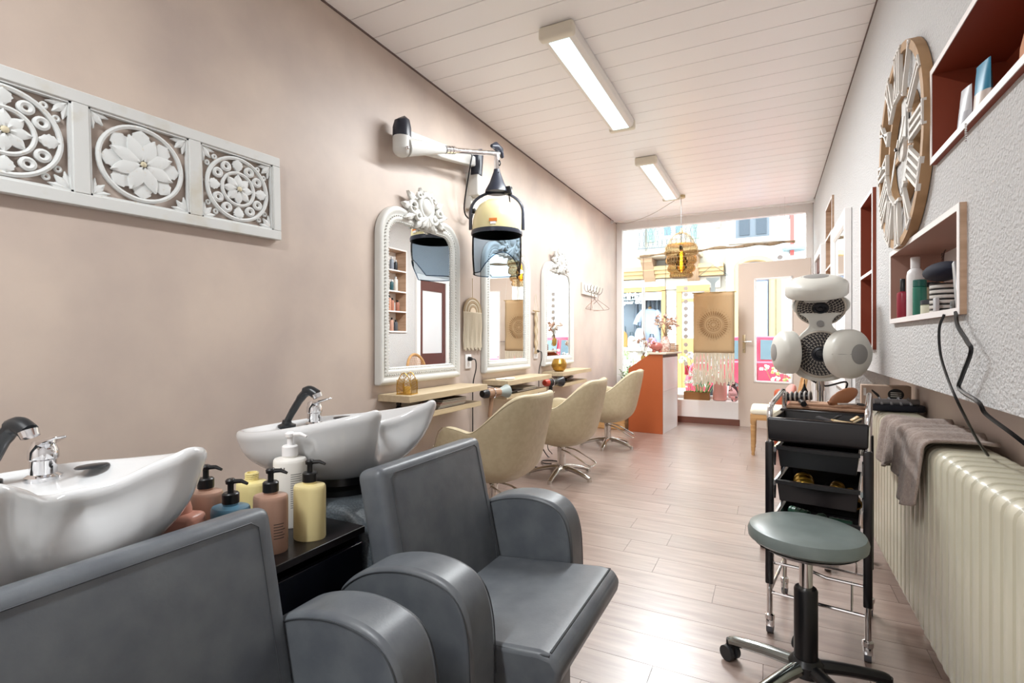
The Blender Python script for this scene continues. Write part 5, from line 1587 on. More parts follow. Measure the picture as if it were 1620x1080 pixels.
# ------------------------------------------------------------------ pendant lamp
pl = thing('pendant_lamp', 'wire cage pendant lamp with a glowing amber bulb', 'pendant lamp', (-.98, 6.60, HC - .003))
G().lathe([(.045, -.03), (.048, -.025), (.048, 0)], 20).lathe([(0, -.0302), (.045, -.03)], 20).build('ceiling_rose', mat('pale_wood_rose', '#d9c49a', .5), pl)
dz = HC - .003
G().tube([(0, 0, -.03), (0, 0, -.47)], .003, 6).build('cable', M_black, pl)
G().lathe([(.006, -.40), (.012, -.42), (.026, -.455), (.028, -.465), (0, -.465)], 14).build('cap', mat('brass_cap', '#b59b62', .35, .7), pl)
G().lathe([(.018, -.60), (.022, -.62), (.022, -.67), (0, -.67)], 14).tube([(0, 0, -.46), (0, 0, -.60)], .004, 6).build('socket', M_black, pl)
# mesh shade: waved lathe of crossing wires
pf = spline([(.028, -.455, 0), (.075, -.475, 0), (.125, -.525, 0), (.155, -.59, 0), (.175, -.61, 0), (.195, -.65, 0), (.198, -.72, 0), (.165, -.735, 0), (.185, -.78, 0), (.180, -.83, 0), (.145, -.85, 0), (.165, -.89, 0), (.155, -.93, 0), (.125, -.95, 0), (.14, -.985, 0), (.125, -1.01, 0)], 3)
M_wire = mat('bronze_wire', '#87714f', .5, .2)
g = G()
NW = 30
for k in range(NW):
    for d_ in (-1, 1):
        g.tube([(p.x * math.cos(2 * PI * (k + d_ * i * .16) / NW), p.x * math.sin(2 * PI * (k + d_ * i * .16) / NW), p.y) for i, p in enumerate(pf)], .0014, 3)
for i in range(0, len(pf), 3):
    g.tube([(pf[i].x * math.cos(t * PI / 16), pf[i].x * math.sin(t * PI / 16), pf[i].y) for t in range(32)], .0016, 4, True)
sh_o = g.build('mesh_shade', M_wire, pl, sharp=None); sh_o['kind'] = 'stuff'
lin = [(p.x * .965, p.y) for p in pf if p.y < -.61]
G().lathe(lin, 28).loft([[(lin[0][0] * math.cos(t), lin[0][0] * math.sin(t), lin[0][1]) for t in (0, 2.1, 4.2)]] * 2, False, False).build('inner_shade', clear_glass('amber_gauze', '#dccfb8', .03, .6), pl)
bulb = [(.016, -.67), (.022, -.69), (.045, -.72), (.05, -.74), (.042, -.755), (.062, -.775), (.078, -.81), (.078, -.83), (.062, -.85), (.055, -.858), (.066, -.875), (.062, -.90), (.04, -.925), (.02, -.94), (0, -.944)]
G().lathe(bulb, 24).build('bulb', clear_glass('amber_bulb', '#f2cf8c', .25), pl)
g = G()
for s_ in (0, PI): g.tube([(.014 * math.cos(i * .9 + s_), .014 * math.sin(i * .9 + s_), -.69 - i * .0068) for i in range(34)], .0045, 6)
g.build('filament', mat('glowing_filament', '#ffd24a', .5, emit='#ffc83c', estr=3.0), pl)
ld = bpy.data.lights.new('bulb_light', 'POINT'); ld.energy = 3.0; ld.color = (1, .72, .35); ld.shadow_soft_size = .03
lo = bpy.data.objects.new('bulb_light', ld); COL.objects.link(lo); lo.parent = pl; lo.location = (0, 0, -.81)
# cable swagged from the left wall corner to the rose
a0, a1 = Vector((XL + .03, 7.38, HC - .06)), Vector((-.98, 6.60, HC - .02))
tag(G().tube(spline([a0, a0.lerp(a1, .25) + Vector((0, 0, -.09)), a0.lerp(a1, .6) + Vector((0, 0, -.085)), a0.lerp(a1, .85) + Vector((0, 0, -.03)), a1 + Vector((-.04, .03, 0))], 6), .004, 6).build('lamp_cable', mat('pale_cable', '#bdb3ad', .6)), 'pale cable swagged under the ceiling to the pendant lamp', 'cable')

# ------------------------------------------------------------------ driftwood branch with hangings in the window
YBn = 7.22
bl, br = P(1012, 405, Y=YBn), P(1258, 381, Y=YBn)
rn = random.Random(4)
pts = [bl.lerp(br, t / 14) + Vector((0, rn.uniform(-.008, .008), rn.uniform(-.010, .010))) for t in range(15)]
e = thing('driftwood_branch', 'long driftwood branch hung on threads across the shop window', 'branch', (0, 0, 0))
G().tube(spline(pts, 3), [.015 + .005 * math.sin(i * .9) + .004 * (i / 43) for i in range(43)], 8).build('branch', mat('driftwood', '#a08c72', .8, noise=('#6f5f4c', 14, 5, .5, .7)), e)
for t in (.06, .94):
    q = bl.lerp(br, t); G().tube([q, (q.x, q.y, HC - .004)], .0012, 4).build('thread', mat('clear_thread', '#d9d6d2', .5), e)
# tapestry
tl, trr = P(1097, 464, Y=YBn - .02), P(1162, 462, Y=YBn - .02)
w = trr.x - tl.x
ts = thing('tapestry', 'beige cotton tapestry printed with a mandala and a long fringe', 'wall hanging', ((tl.x + trr.x) / 2, YBn - .02, tl.z), 0)
M_tap = mat('beige_cotton', '#b99d78', .9, bump=(220, .3, .002))
hT = .79
v, f = [], []
for i in range(13):
    for j in range(17):
        v.append((-w / 2 + w * i / 12, .006 * math.sin(i * 1.1) + .004 * math.sin(j * .7), -hT * j / 16))
for i in range(12):
    for j in range(16):
        a = i * 17 + j; f.append((a, a + 17, a + 18, a + 1))
cl = G().add(v, f).build('cloth', M_tap, ts, solid=.004, sharp=None)
M_print = mat('mandala_print', '#93734f', .9)
def pr_ring(r0, r1, n=40):
    g = G()
    a = [(math.cos(2 * PI * k / n), math.sin(2 * PI * k / n)) for k in range(n)]
    g.loft([[(r0 * c, -.0135, -.42 + r0 * s_) for c, s_ in a], [(r1 * c, -.0135, -.42 + r1 * s_) for c, s_ in a]], False, False)
    return g
for r0, r1 in ((.03, .036), (.055, .059), (.085, .090), (.115, .118)): pr_ring(r0, r1).build('mandala_ring', M_print, cl)
g = G()
for k in range(36):
    M = mv(0, -.0135, -.42) @ rot('Y', 10 * k)
    g.add([(.125, 0, -.004), (.165, 0, -.007), (.185, 0, 0), (.165, 0, .007), (.125, 0, .004)], [(0, 1, 2, 3, 4)], M)
    g.add([(.195, 0, -.003), (.215, 0, 0), (.195, 0, .003)], [(0, 1, 2)], M)
    if k % 3 == 0: g.add([(.062, 0, -.006), (.078, 0, 0), (.062, 0, .006), (.05, 0, 0)], [(0, 1, 2, 3)], M)
g.build('mandala_rays', M_print, cl)['kind'] = 'stuff'
G().tube([(-w / 2 - .02, .002, .004), (w / 2 + .02, .002, .004)], .008, 8).build('hanging_rod', M_oakend, ts)
q0 = bl.lerp(br, (tl.x - bl.x) / (br.x - bl.x)).z - tl.z
G().tube([(-w / 2, 0, .01), (-w / 2 + .06, .02, q0)], .0014, 4).build('hanger', MATS['clear_thread'], ts)
G().tube([(w / 2, 0, .01), (w / 2 - .06, .02, q0 + .05)], .0014, 4).build('hanger', MATS['clear_thread'], ts)
for k in range(34):
    x = -w / 2 + w * (k + .5) / 34
    l_ = .40 + .025 * math.sin(k * 1.9)
    G().tube(spline([(x, 0, -hT), (x + .006 * math.sin(k * 2.2), .004, -hT - l_ * .4), (x - .006 * math.cos(k * 1.3), -.004, -hT - l_ * .75), (x + .004 * math.sin(k), 0, -hT - l_)], 3), .0082, 5).build('fringe', M_rope, ts)

# hanging bunches of dried flowers and disc garlands
def hang_bunch(u, v0, v1, Y, label, seed, cordc, n=12):
    top = P(u, v0, Y=Y); base = P(u, v1, Y=Y)
    e = thing('dried_bouquet', label, 'dried flowers', base, 0, 'dried bouquets hung in the window')
    G().tube([(0, 0, 0), (0, 0, top.z - base.z)], .003, 6).tube([(.0, 0, .02), (.03, 0, .22), (.0, 0, .40)], .004, 5).build('cord', mat('cord_' + cordc.strip('#'), cordc, .8), e)
    G().lathe([(.018, -.07), (.034, -.03), (.036, .02), (.022, .05)], 12).build('wrap', mat('ochre_wrap', '#a8873e', .7), e)
    bouquet(e, .03, n, .16, .26, [M_dry, M_dry2, mat('dried_white', '#ddd3c4', .9)], .015, seed)
hang_bunch(1018, 407, 568, 7.18, 'dried bouquet with ochre wrap hanging on a red cord in the window', 21, '#6d3a35')
hang_bunch(1053, 404, 540, 7.16, 'dried bouquet hanging on a dark cord above the reception counter', 22, '#3a3430', 14)
def garland(u, Y, vs_, label, r=.030):
    p0 = P(u, vs_[0], Y=Y)
    e = thing('disc_garland', label, 'garland', p0, 0, 'garlands of discs in the window')
    zl = P(u, vs_[-1], Y=Y).z
    G().tube([(0, 0, HC - .001 - p0.z), (0, 0, zl - p0.z)], .0012, 4).build('thread', MATS['clear_thread'], e)
    for k, v_ in enumerate(vs_):
        z_ = P(u, v_, Y=Y).z - p0.z
        G().prism([(r * math.cos(2 * PI * t / 18), r * math.sin(2 * PI * t / 18)) for t in range(18)], -.001, .001, mv(0, 0, z_) @ rot('X', 90) @ rot('Y', 12 * math.sin(k * 3))).build('disc', mat('grey_card_disc', '#c6c6c8', .7), e)
garland(1085, 7.60, (456, 466, 477, 488, 499, 510, 521, 532, 545, 556, 575), 'garland of small grey paper discs beside the tapestry')
garland(1234, 7.66, (407, 417), 'garland of grey paper discs above the entrance door', .032)

# ------------------------------------------------------------------ plants and pots on the window sill
ZS = .3155
e = thing('planter_box', 'wooden planter box of white flowers on the window sill', 'planter', (-.92, 7.63, ZS))
for s_ in (-1, 1): G().box(-.17, .17, s_ * .055 - .006, s_ * .055 + .006, 0, .105).build('board', mat('planter_wood', '#8f6438', .6), e)
for s_ in (-1, 1): G().box(s_ * .165 - .006, s_ * .165 + .006, -.05, .05, 0, .105).build('board', MATS['planter_wood'], e)
G().box(-.16, .16, -.05, .05, 0, .085).build('soil', mat('soil', '#4a3a2c', .9), e)
M_leaf = mat('yellow_green_leaf', '#8f9a3c', .6)
M_leafg = mat('green_leaf', '#6d8a52', .6)
M_wflower = mat('white_petals', '#f0ebe4', .7)
rn = random.Random(9)
for k in range(12):
    x = -.15 + .30 * k / 11
    g = G()
    for j in range(6): petal(g, mv(x, 0, .085) @ rot('Z', 60 * j + 17 * k) @ rot('Y', -rn.uniform(25, 60)), .05, .011, .004)
    g.build('leaf_tuft', M_leaf if k % 3 else M_leafg, e)
for k in range(22):
    x, y_, h_ = -.15 + .30 * rn.random(), rn.uniform(-.04, .04), rn.uniform(.14, .36)
    s_ = G().tube([(x, y_, .085), (x + rn.uniform(-.03, .03), y_, .085 + h_ * .6), (x + rn.uniform(-.04, .04), y_ + .01, .085 + h_)], .0016, 4).build('flower_stem', M_leafg, e)
    tip = Vector(s_.data.vertices[-1].co)
    g = G()
    for j in range(7): g.ball(tip + Vector((rn.uniform(-.025, .025), rn.uniform(-.02, .02), rn.uniform(-.03, .02))), rn.uniform(.007, .012), 6, 4)
    g.build('blossom', M_wflower, s_)
e = thing('pink_vase', 'tall pink glass cylinder vase on the window sill', 'vase', (-.62, 7.64, ZS))
G().lathe([(.075, 0), (.09, .01), (.093, .08), (.088, .20), (.092, .30), (.088, .30), (.083, .20), (.086, .05), (0, .02)], 24).build('vase', mat('pink_glass', '#dca59c', .15, spec=.6), e)
e = thing('glass_lantern', 'faceted pink glass lantern on the window sill beside the door', 'lantern', (-.435, 7.60, ZS), 10)
pr = [(.03, 0), (.075, .06), (.08, .13), (.065, .21), (.03, .25), (.015, .25)]
G().loft([[(r * math.cos(2 * PI * k / 7 + .4 * i), r * math.sin(2 * PI * k / 7 + .4 * i), z_) for k in range(7)] for i, (r, z_) in enumerate(pr)]).build('glass', clear_glass('rose_glass', '#f3d3d3', .3), e, sharp=5)
def bush(name, loc, h, r, n, label, ml, seed, pot='#8d7f74', flowers=0, leaf=.05, potr=.09):
    e = thing(name, label, 'plant', loc, 0, 'plants in the shop window')
    G().lathe([(potr * .7, 0), (potr, .14), (potr * 1.05, .145), (potr * .9, .145), (potr * .85, .11), (0, .11)], 18).build('pot', mat('pot_' + pot.strip('#'), pot, .6), e)
    rn = random.Random(seed)
    for k in range(n):
        a = 2 * PI * k / n + rn.uniform(-.3, .3)
        tip = Vector((r * rn.uniform(.2, 1) * math.cos(a), r * rn.uniform(.2, 1) * math.sin(a), h * rn.uniform(.55, 1.0)))
        st_ = G().tube([(0, 0, .10), (tip.x * .4, tip.y * .4, tip.z * .6), tip], .0025, 4).build('stem', M_leafg, e)
        for j in range(9):
            t = .3 + .7 * j / 8
            p_ = Vector((tip.x * t * t, tip.y * t * t, .10 + (tip.z - .10) * t))
            g = G(); petal(g, mv(*p_) @ rot('Z', 137 * j + 40 * k) @ rot('Y', -rn.uniform(5, 45)), leaf * rn.uniform(.7, 1.1), leaf * .28, .003)
            g.build('leaf', ml[j % len(ml)], st_)
bush('leafy_plant', (-1.93, 7.64, ZS), .52, .13, 9, 'green leafy potted plant in the left corner of the shop window', [M_leafg, mat('pale_leaf', '#a9b88c', .6)], 31)
bush('leafy_plant', (-1.60, 7.66, ZS), .46, .11, 8, 'green potted plant behind the hanging bouquet on the sill', [MATS['pale_leaf'], M_leafg], 32)
# ------------------------------------------------------------------ the street outside
YS = 13.5
M_asph = mat('asphalt', '#9a958f', .9)
M_fac = mat('cream_facade', '#a69d91', .85)
M_fac2 = mat('beige_stone', '#ab926a', .85)
M_pave = mat('pavement', '#b0aaa2', .9)
tag(G().box(-14, 14, YG + .12, 30, -.25, -.15).build('street_ground', M_asph), None, None, None, 'structure')
tag(G().box(-14, 14, YG + .12, YG + .95, -.15, -.05).build('pavement', M_pave), None, None, None, 'structure')
tag(G().box(-14, 14, YS - 1.0, YS, -.15, -.05).build('pavement_across', M_pave), None, None, None, 'structure')

def F_(u, v): return P(u, v, Y=YS)
bd = thing('shop_building', 'pale old town building with a shop across the street', 'building', (0, YS, 0))
def part(name, m, x0, x1, z0, z1, d0=0.0, d1=.05, parent=None, bevel=0.0):
    """box on the facade; d is how far it stands out towards the street"""
    return G().box(x0, x1, -d1, -d0, z0, z1).build(name, m, parent or bd, bevel=bevel)
def xu(u): return F_(u, 500).x
def zv(v, u=1060): return F_(u, v).z
xm = xu(1150)
# upper wall and ground floor with openings
sx0, sx1 = xu(975) - .8, xu(1047)                # shop window
sz0, sz1 = zv(549, 1010), zv(461, 1010)
ox0, ox1 = xu(1077), xu(1117)                    # orange shop door
oz1 = zv(458, 1095)
G().box(-9, sx0, -.0, .4, -.15, 6.0).box(sx0, sx1, 0, .4, -.15, sz0).box(sx0, sx1, 0, .4, sz1, 6.0).box(sx1, ox0, 0, .4, -.15, 6.0).box(ox0, ox1, 0, .4, oz1, 6.0).box(ox1, xm, 0, .4, -.15, 6.0).build('wall', M_fac, bd)
for z0, d in ((zv(440), .22), (zv(434), .30), (zv(429), .38)): part('cornice', M_fac2, -9, xu(1146), z0, z0 + .10, 0, d)
part('fascia', M_fac, sx0, xu(1140), zv(458), zv(441), 0, .06)
part('sign_band', mat('white_sign', '#f4f3f1', .6), sx0, xu(1052), zv(455, 1010), zv(444, 1010), .06, .10)
write('lettering', 'NU', .20, mat('pale_lettering', '#dedbd6', .6), bd, mv(xu(999), -.105, zv(449, 1000)) @ rot('X', 90), bold=True)
# shop window: recess, frame, sign, display
M_or = mat('orange_wood', '#b98550', .5)
part('shop_window_frame', M_or, sx0, sx1 + .10, sz1 - .02, sz1 + .10, 0, .07)
part('shop_window_frame', M_or, sx1, sx1 + .10, sz0, sz1, 0, .07)
part('shop_window_frame', M_fac, sx0, sx1 + .10, sz0 - .10, sz0, 0, .12)
G().box(sx0, sx1, .38, .42, sz0, sz1).build('shop_back_wall', mat('shop_grey', '#8f8d92', .8), bd)
for k in range(7):
    x = sx0 + 1.25 + .11 * k
    G().tube([(x, .30, sz0), (x + .02, .30, sz1)], .05, 6).build('curtain_fold', mat('curtain_grey', '#77757c', .8), bd)
sg = part('shop_sign', mat('sign_grey', '#747c7e', .5), xu(985), xu(1006), zv(475, 995), zv(464, 995), -.02, .05)
write('sign_letters', 'MM', .26, M_white, bd, mv(xu(995.5), -.055, zv(469.5, 995)) @ rot('X', 90), bold=True)
part('sign_plate', mat('sign_white', '#f0efed', .5), xu(1006), xu(1047), zv(475, 1020), zv(463, 1020), -.02, .045)
write('sign_number', '9', .24, mat('sign_dark', '#3c3c40', .5), bd, mv(xu(1009.5), -.05, zv(468.5, 1010)) @ rot('X', 90))
write('window_lettering', 'pour tous', .13, M_white, bd, mv(xu(1003), -.02, zv(478, 1003)) @ rot('X', 90), bold=True)
G().box(sx0, sx1, .015, .02, sz0, sz1).build('shop_pane', clear_glass('shop_glass', '#eef2f4', .1), bd)
# stone pier between window and orange door
for k in range(8):
    za, zb2 = -.15 + k * .36, -.15 + k * .36 + .345
    if zb2 < zv(459): part('pier_stone', mat('pier_white', '#e9e5de', .85), sx1 + .14, ox0 - .10, za, zb2, 0, .07, bevel=.01)
# orange shop door with two bands of glass
for a, b in ((ox0 - .09, ox0 + .03), (ox1 - .03, ox1 + .09)): part('door_post', M_or, a, b, -.15, oz1, -.02, .06)
part('door_head', M_or, ox0 - .09, ox1 + .09, oz1 - .05, oz1 + .10, -.02, .09)
part('door_rail', M_or, ox0, ox1, zv(477, 1095), zv(472, 1095), -.02, .04)
part('door_rail', M_or, ox0, ox1, -.15, zv(535, 1095), -.02, .04)
part('door_glass', mat('sky_glass', '#b9c7d2', .1, spec=.8), ox0, ox1, zv(535, 1095), zv(477, 1095), -.05, -.02)
part('door_glass', MATS['sky_glass'], ox0, ox1, zv(472, 1095), oz1, -.05, -.02)
# first floor window with shutters
M_sh = mat('pale_green_shutter', '#7f978c', .6)
wx0, wx1, wz0, wz1 = xu(1046), xu(1084), zv(377, 1065), zv(377, 1065) + 2.0
wn = thing('upper_window', None, None); wn.parent = bd
part('window_frame', M_white, wx0, wx1, wz0, wz1, -.02, .02, wn)
for k in range(2):
    for j in range(3):
        a = wx0 + .07 + k * (wx1 - wx0 - .02) / 2
        part('window_pane', mat('upper_glass', '#5d6f7a', .3, spec=.3), a, a + (wx1 - wx0) / 2 - .12, wz0 + .08 + j * .64, wz0 + .66 + j * .64, .0, .025, wn)
for s_, a in ((0, xu(1024)), (1, xu(1093))):
    sh2 = thing('shutter', None, None); sh2.parent = bd
    ww = xu(1106) - xu(1093)
    part('shutter_frame', M_sh, a, a + ww, wz0 - .05, wz1, 0, .04, sh2)
    for k in range(22): G().box(a + .06, a + ww - .06, -.012, .012, -.008, .05, mv(0, -.05, wz0 + .03 + k * .088) @ rot('X', 30)).build('slat', M_sh, sh2)
# balcony with iron rail
bx0, bx1 = xu(1016), xu(1112)
bz = zv(404, 1040)
part('balcony_slab', mat('balcony_stone', '#a89a88', .85), bx0, bx1, bz - .14, bz, 0, .75, bevel=.02)
for u in (1030, 1098):
    G().prism([(0, 0), (.6, 0), (.6, -.10), (.42, -.20), (.30, -.42), (.1, -.55), (0, -.6)], -.14, .14, mv(xu(u), 0, bz - .14) @ rot('Z', -90) @ rot('X', 90)).build('corbel', mat('corbel_stone', '#9a7e64', .85), bd)
rl = thing('balcony_rail', None, None); rl.parent = bd
M_iron = mat('iron_grey', '#5b6164', .5)
G().tube([(bx0 + .04, -.70, bz + .95), (bx1 - .04, -.70, bz + .95)], .02, 6).tube([(bx0 + .04, -.70, bz + .08), (bx1 - .04, -.70, bz + .08)], .014, 6).build('rail', M_iron, rl)
for k in range(26):
    x = bx0 + .06 + (bx1 - bx0 - .12) * k / 25
    G().tube(spline([(x, -.70, bz + .08), (x + .05 * (-1) ** k, -.72, bz + .35), (x - .04 * (-1) ** k, -.70, bz + .65), (x, -.70, bz + .95)], 3), .008, 4).build('baluster', M_iron, rl)
G().tube([(xu(1019), -.05, -.1), (xu(1019), -.05, 5.9)], .05, 8).build('downpipe', mat('pipe_grey', '#908b86', .6), bd)
# dress on a stand and goods in the shop window
fz = sz0
e = thing('dress_form', 'pale lilac dress on a stand in the shop window across the street', 'mannequin', (xu(1025), YS + .25, 0))
h0, h1 = zv(546, 1025), zv(483, 1025)
hh = h1 - h0
G().lathe([(.30, h0 + .05), (.27, h0 + hh * .3), (.20, h0 + hh * .55), (.13, h0 + hh * .62), (.19, h0 + hh * .80), (.20, h0 + hh * .88), (.08, h0 + hh * .93), (0, h0 + hh * .935)], 20, sy=.36).build('dress', mat('lilac_cloth', '#d6d6e6', .8), e)
for s_ in (-1, 1): G().tube([(s_ * .17, 0, h0 + hh * .87), (s_ * .28, -.03, h0 + hh * .72), (s_ * .34, -.05, h0 + hh * .52)], [.075, .085, .10], 10).build('sleeve', MATS['lilac_cloth'], e)
G().lathe([(.05, h0 + hh * .92), (.045, h0 + hh * .97), (0, h0 + hh)], 12).build('neck_block', M_or, e)
G().cyl((0, 0, h0), (0, 0, h0 + .1), .03, n=8).build('stand', M_or, e)
for k, (u, r_, hgt, c, lab) in enumerate(((986, .10, .42, '#c9914a', 'orange bag in the shop window across the street'), (998, .11, .30, '#dfe3ea', 'white striped bag beside the orange one across the street'), (1011, .14, .50, '#e3ebf2', 'pale blue bag in the shop window across the street'), (1030, .12, .26, '#e2a4bd', 'pink bag below the dress across the street'))):
    e = thing('display_bag', lab, 'bag', (xu(u), YS + .08, fz), 0, 'bags in the shop window across the street')
    m_ = mat('bag_' + c.strip('#'), c, .7)
    G().lathe([(r_ * .85, 0), (r_, hgt * .2), (r_ * .9, hgt * .75), (r_ * .5, hgt), (0, hgt)], 14, sy=.34).build('bag_body', m_, e)
    G().tube([(-r_ * .4, 0, hgt * .9), (-r_ * .3, 0, hgt * 1.3), (r_ * .3, 0, hgt * 1.3), (r_ * .4, 0, hgt * .9)], .018, 6).build('strap', M_iron, e)

# neighbour building on the right
nb = thing('corner_building', 'bright white building with a dark arched shop to the right across the street', 'building', (0, YS - .25, 0))
YN = YS - .25
def xn(u): return P(u, 500, Y=YN).x
def zn(v, u=1195): return P(u, v, Y=YN).z
ax0, ax1, az1 = xn(1166), xn(1222), zn(409, 1195)
axc, ar = (ax0 + ax1) / 2, (ax1 - ax0) / 2
spr = az1 - ar * .55
arc = [(axc + ar * math.cos(PI - PI * t / 16), spr + ar * .55 * math.sin(PI - PI * t / 16)) for t in range(17)]
wall_poly = [(xm, -.15), (ax0, -.15)] + arc + [(ax1, -.15), (9, -.15), (9, 6.0), (xm, 6.0)]
G().prism(wall_poly, -.35, 0, rot('X', 90)).build('wall', mat('white_facade', '#b2aea8', .85), nb)
G().box(ax0 - .05, ax1 + .05, .10, .13, -.15, az1).build('arch_back', mat('arch_dark', '#5f6472', .6), nb)
G().box(ax0 + .1, ax1 - .1, .07, .09, -.1, zn(445)).build('arch_glass', MATS['sky_glass'], nb)
ring_ = [Vector((x, -.02, z_)) for x, z_ in arc]
G().tube([Vector((ax0, -.02, -.15))] + ring_ + [Vector((ax1, -.02, -.15))], .07, 6).build('arch_surround', M_fac2, nb)
wq = thing('upper_window', None, None); wq.parent = nb
qx0, qx1, qz0 = xn(1164), xn(1217), zn(377, 1190)
G().box(qx0, qx1, -.03, .0, qz0, qz0 + 2.3).build('window_frame', mat('dark_window_frame', '#555a62', .5), wq)
for k in range(2):
    G().box(qx0 + .08 + k * (qx1 - qx0) / 2, qx0 + (k + 1) * (qx1 - qx0) / 2 - .06, -.05, -.03, qz0 + .08, qz0 + 2.2).build('window_pane', mat('dark_pane', '#3d434b', .4, spec=.3), wq)
G().box(qx0 - .15, qx1 + .15, -.16, 0, qz0 - .12, qz0).build('window_sill', M_fac, nb)
part('plaque', mat('plaque_white', '#e3e0dc', .6), xu(1130), xu(1140), zv(360, 1135), zv(335, 1135))
rs = thing('red_banner', None, None); rs.parent = nb
G().box(xn(1249), xn(1255), -.42, -.40, zn(408, 1252), zn(338, 1252)).build('banner_cloth', mat('red_banner_cloth', '#b54a44', .7), rs)
G().tube([(xn(1249), 0, zn(345, 1252)), (xn(1249), -.42, zn(345, 1252))], .015, 6).tube([(xn(1249), 0, zn(400, 1252)), (xn(1249), -.42, zn(400, 1252))], .015, 6).build('banner_arm', M_iron, rs)
bs = thing('blue_sign', None, None); bs.parent = nb
G().lathe([(0, 0), (.22, 0), (.24, .05), (.22, .10), (0, .10)], 24, mv(xn(1255), -.35, zn(400, 1255)) @ rot('X', 0)).build('sign_drum', mat('pale_blue_sign', '#7d9aa6', .5), bs)
G().tube([(xn(1255), -.35, zn(398, 1255)), (xn(1255), 0, zn(398, 1255))], .02, 6).build('sign_arm', M_iron, bs)
G().box(xn(1228), xn(1236), -.03, -.002, -.15, zn(430, 1232)).build('door_jamb', M_fac2, nb)

# ------------------------------------------------------------------ red parked car
M_red = mat('red_car_paint', '#c23a50', .25, coat=.6)
M_carglass = mat('car_glass', '#5b6a72', .1, spec=.8)
M_tyre = mat('tyre', '#222224', .7)
YC = 9.95
car = thing('parked_car', 'red car parked along the street outside the shop window', 'car', (-1.42, YC, -.15), 0)
low = [(.02, .30), (.0, .55), (.06, .80), (.16, .90), (.9, .93), (2.3, .93), (3.1, .88), (3.65, .74), (3.85, .60), (3.88, .32), (3.6, .22), (.3, .22)]
def arch_cut(poly): return poly
sec = []
W = .80
for (y_, sc_x, dz_) in ((0, .985, .0), (.04, 1.0, 0), (1.56, 1.0, 0), (1.60, .985, 0)):
    sec.append([((x - 1.94) * sc_x + 1.94, y_, z_ + dz_) for x, z_ in low])
G().loft(sec).build('body', M_red, car, bevel=.03, bseg=2)
cab = [(.16, .91), (.34, 1.22), (.55, 1.33), (1.0, 1.38), (1.75, 1.36), (2.2, 1.22), (2.72, .92)]
G().loft([[(x, .06, z_) for x, z_ in cab], [(x + (.0), .18 if z_ > 1.0 else .06, z_) for x, z_ in cab], [(x, 1.42 if z_ > 1.0 else 1.54, z_) for x, z_ in cab], [(x, 1.54, z_) for x, z_ in cab]][1:3]).build('cabin', M_red, car, bevel=.02)
for poly in ([(.42, .96), (.50, 1.20), (.70, 1.29), (1.18, 1.31), (1.18, .96)], [(1.27, .96), (1.27, 1.31), (1.72, 1.29), (2.05, 1.19), (2.45, .96)]):
    v = []
    for (x, z_) in poly: v.append((x, .06 + (z_ - .91) / .40 * .10 - .012, z_))
    n = len(v)
    G().add(v + [(x, y_ + .02, z_) for x, y_, z_ in v], [tuple(range(n)), tuple(reversed(range(n, 2 * n)))] + [(k, (k + 1) % n, n + (k + 1) % n, n + k) for k in range(n)]).build('side_window', M_carglass, car)
for x in (.72, 3.05):
    w = thing('wheel', None, None); w.parent = car
    for y_ in (-.005, 1.45):
        G().cyl((x, y_, .30), (x, y_ + .17, .30), .30, n=28).build('tyre', M_tyre, w)
        G().cyl((x, y_ - .006 if y_ < 1 else y_ + .16, .30), (x, y_ + .01 if y_ < 1 else y_ + .178, .30), .19, n=20).build('hubcap', M_chrome, w)
G().box(1.22, 1.228, -.004, .004, .30, .90).box(2.52, 2.528, -.004, .004, .35, .88).build('door_gap', M_tyre, car)
G().rbox(1.0, 1.14, -.03, 0, .76, .79, .006).build('door_handle', M_red, car)
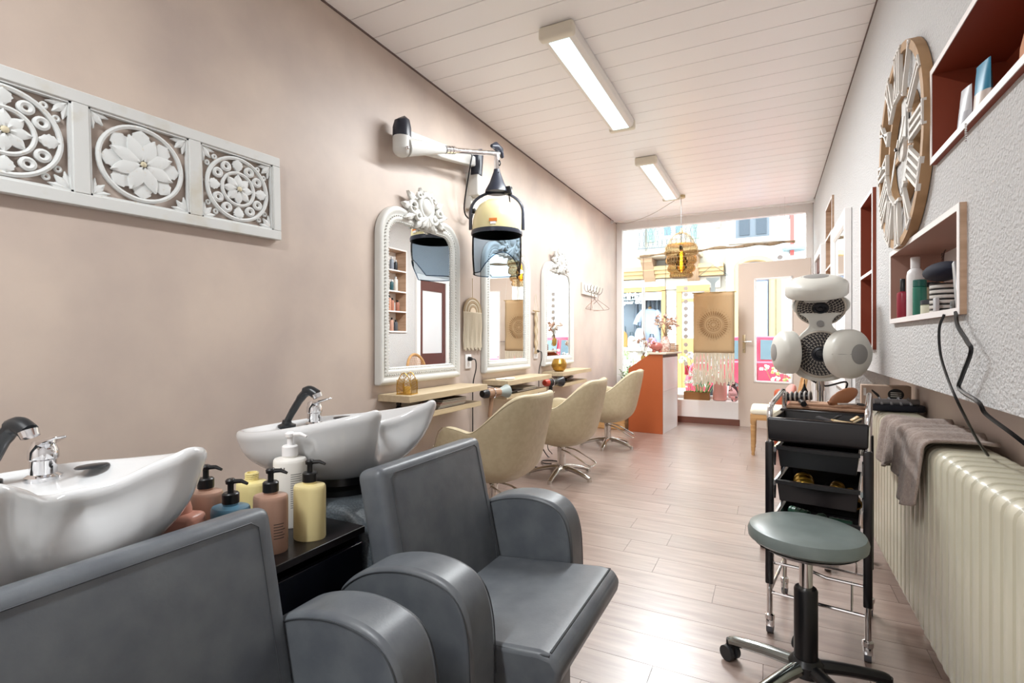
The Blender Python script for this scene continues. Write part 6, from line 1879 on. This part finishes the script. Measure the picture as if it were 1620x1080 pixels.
G().rbox(.0, .06, -.004, .10, .66, .84, .01).build('tail_light', mat('tail_red', '#7d1420', .2), car)
G().rbox(2.35, 2.5, -.14, .02, .92, 1.03, .03).build('side_mirror', M_red, car)

# flowering tubs on the pavement
def tub(x, y_, label, seed, cols, r=.30, h=.75):
    e = thing('flower_tub', label, 'plant', (x, y_, -.05), 0, 'flower tubs on the pavement outside')
    G().lathe([(.13, 0), (.17, .28), (.18, .30), (.15, .30), (.14, .24), (0, .24)], 16).build('tub', mat('tub_grey', '#a8a29a', .7), e)
    rn = random.Random(seed)
    for k in range(26):
        a, q = rn.uniform(0, 2 * PI), r * math.sqrt(rn.random())
        tip = Vector((q * math.cos(a), q * math.sin(a), .26 + h * rn.uniform(.35, 1)))
        s_ = G().tube([(0, 0, .25), (tip.x * .5, tip.y * .5, tip.z * .6), tip], .004, 4).build('stem', M_leafg, e)
        g = G()
        for j in range(5): g.ball(tip + Vector((rn.uniform(-.05, .05), rn.uniform(-.05, .05), rn.uniform(-.06, .03))), rn.uniform(.018, .032), 6, 4)
        g.build('blossom', cols[k % len(cols)], s_)
tub(-.95, 8.35, 'tub of white flowers on the pavement outside the window', 41, [M_wflower, mat('lilac_petals', '#dcd2d8', .7)])
tub(.20, 8.45, 'tub of pale yellow flowers on the pavement outside the door', 42, [mat('yellow_petals', '#d9cf8f', .7), M_wflower], .28, .55)
tub(-1.95, 8.35, 'tub of green and white plants outside the left end of the window', 43, [MATS['pale_leaf'], M_wflower], .30, .8)

# sticker on the inside of the shop window: a pale blue column below a thin hanger line
e = thing('window_sticker', 'pale blue sticker of a column under a hanger outline on the shop window', 'sticker', P(1128, 450, Y=YG - .006))
G().prism([(-.03, -.30), (.03, -.30), (.03, .02), (.09, .08), (.09, .10), (-.09, .10), (-.09, .08), (-.03, .02)], -.0005, .0005, rot('X', 90)).build('column', mat('pale_blue_film', '#b9cdd6', .6), e)
G().tube([(-.20, 0, .12), (0, 0, .28), (.20, 0, .12)], .004, 4).tube([(-.20, 0, .12), (.20, 0, .12)], .003, 4).build('outline', MATS['iron_grey'], e)
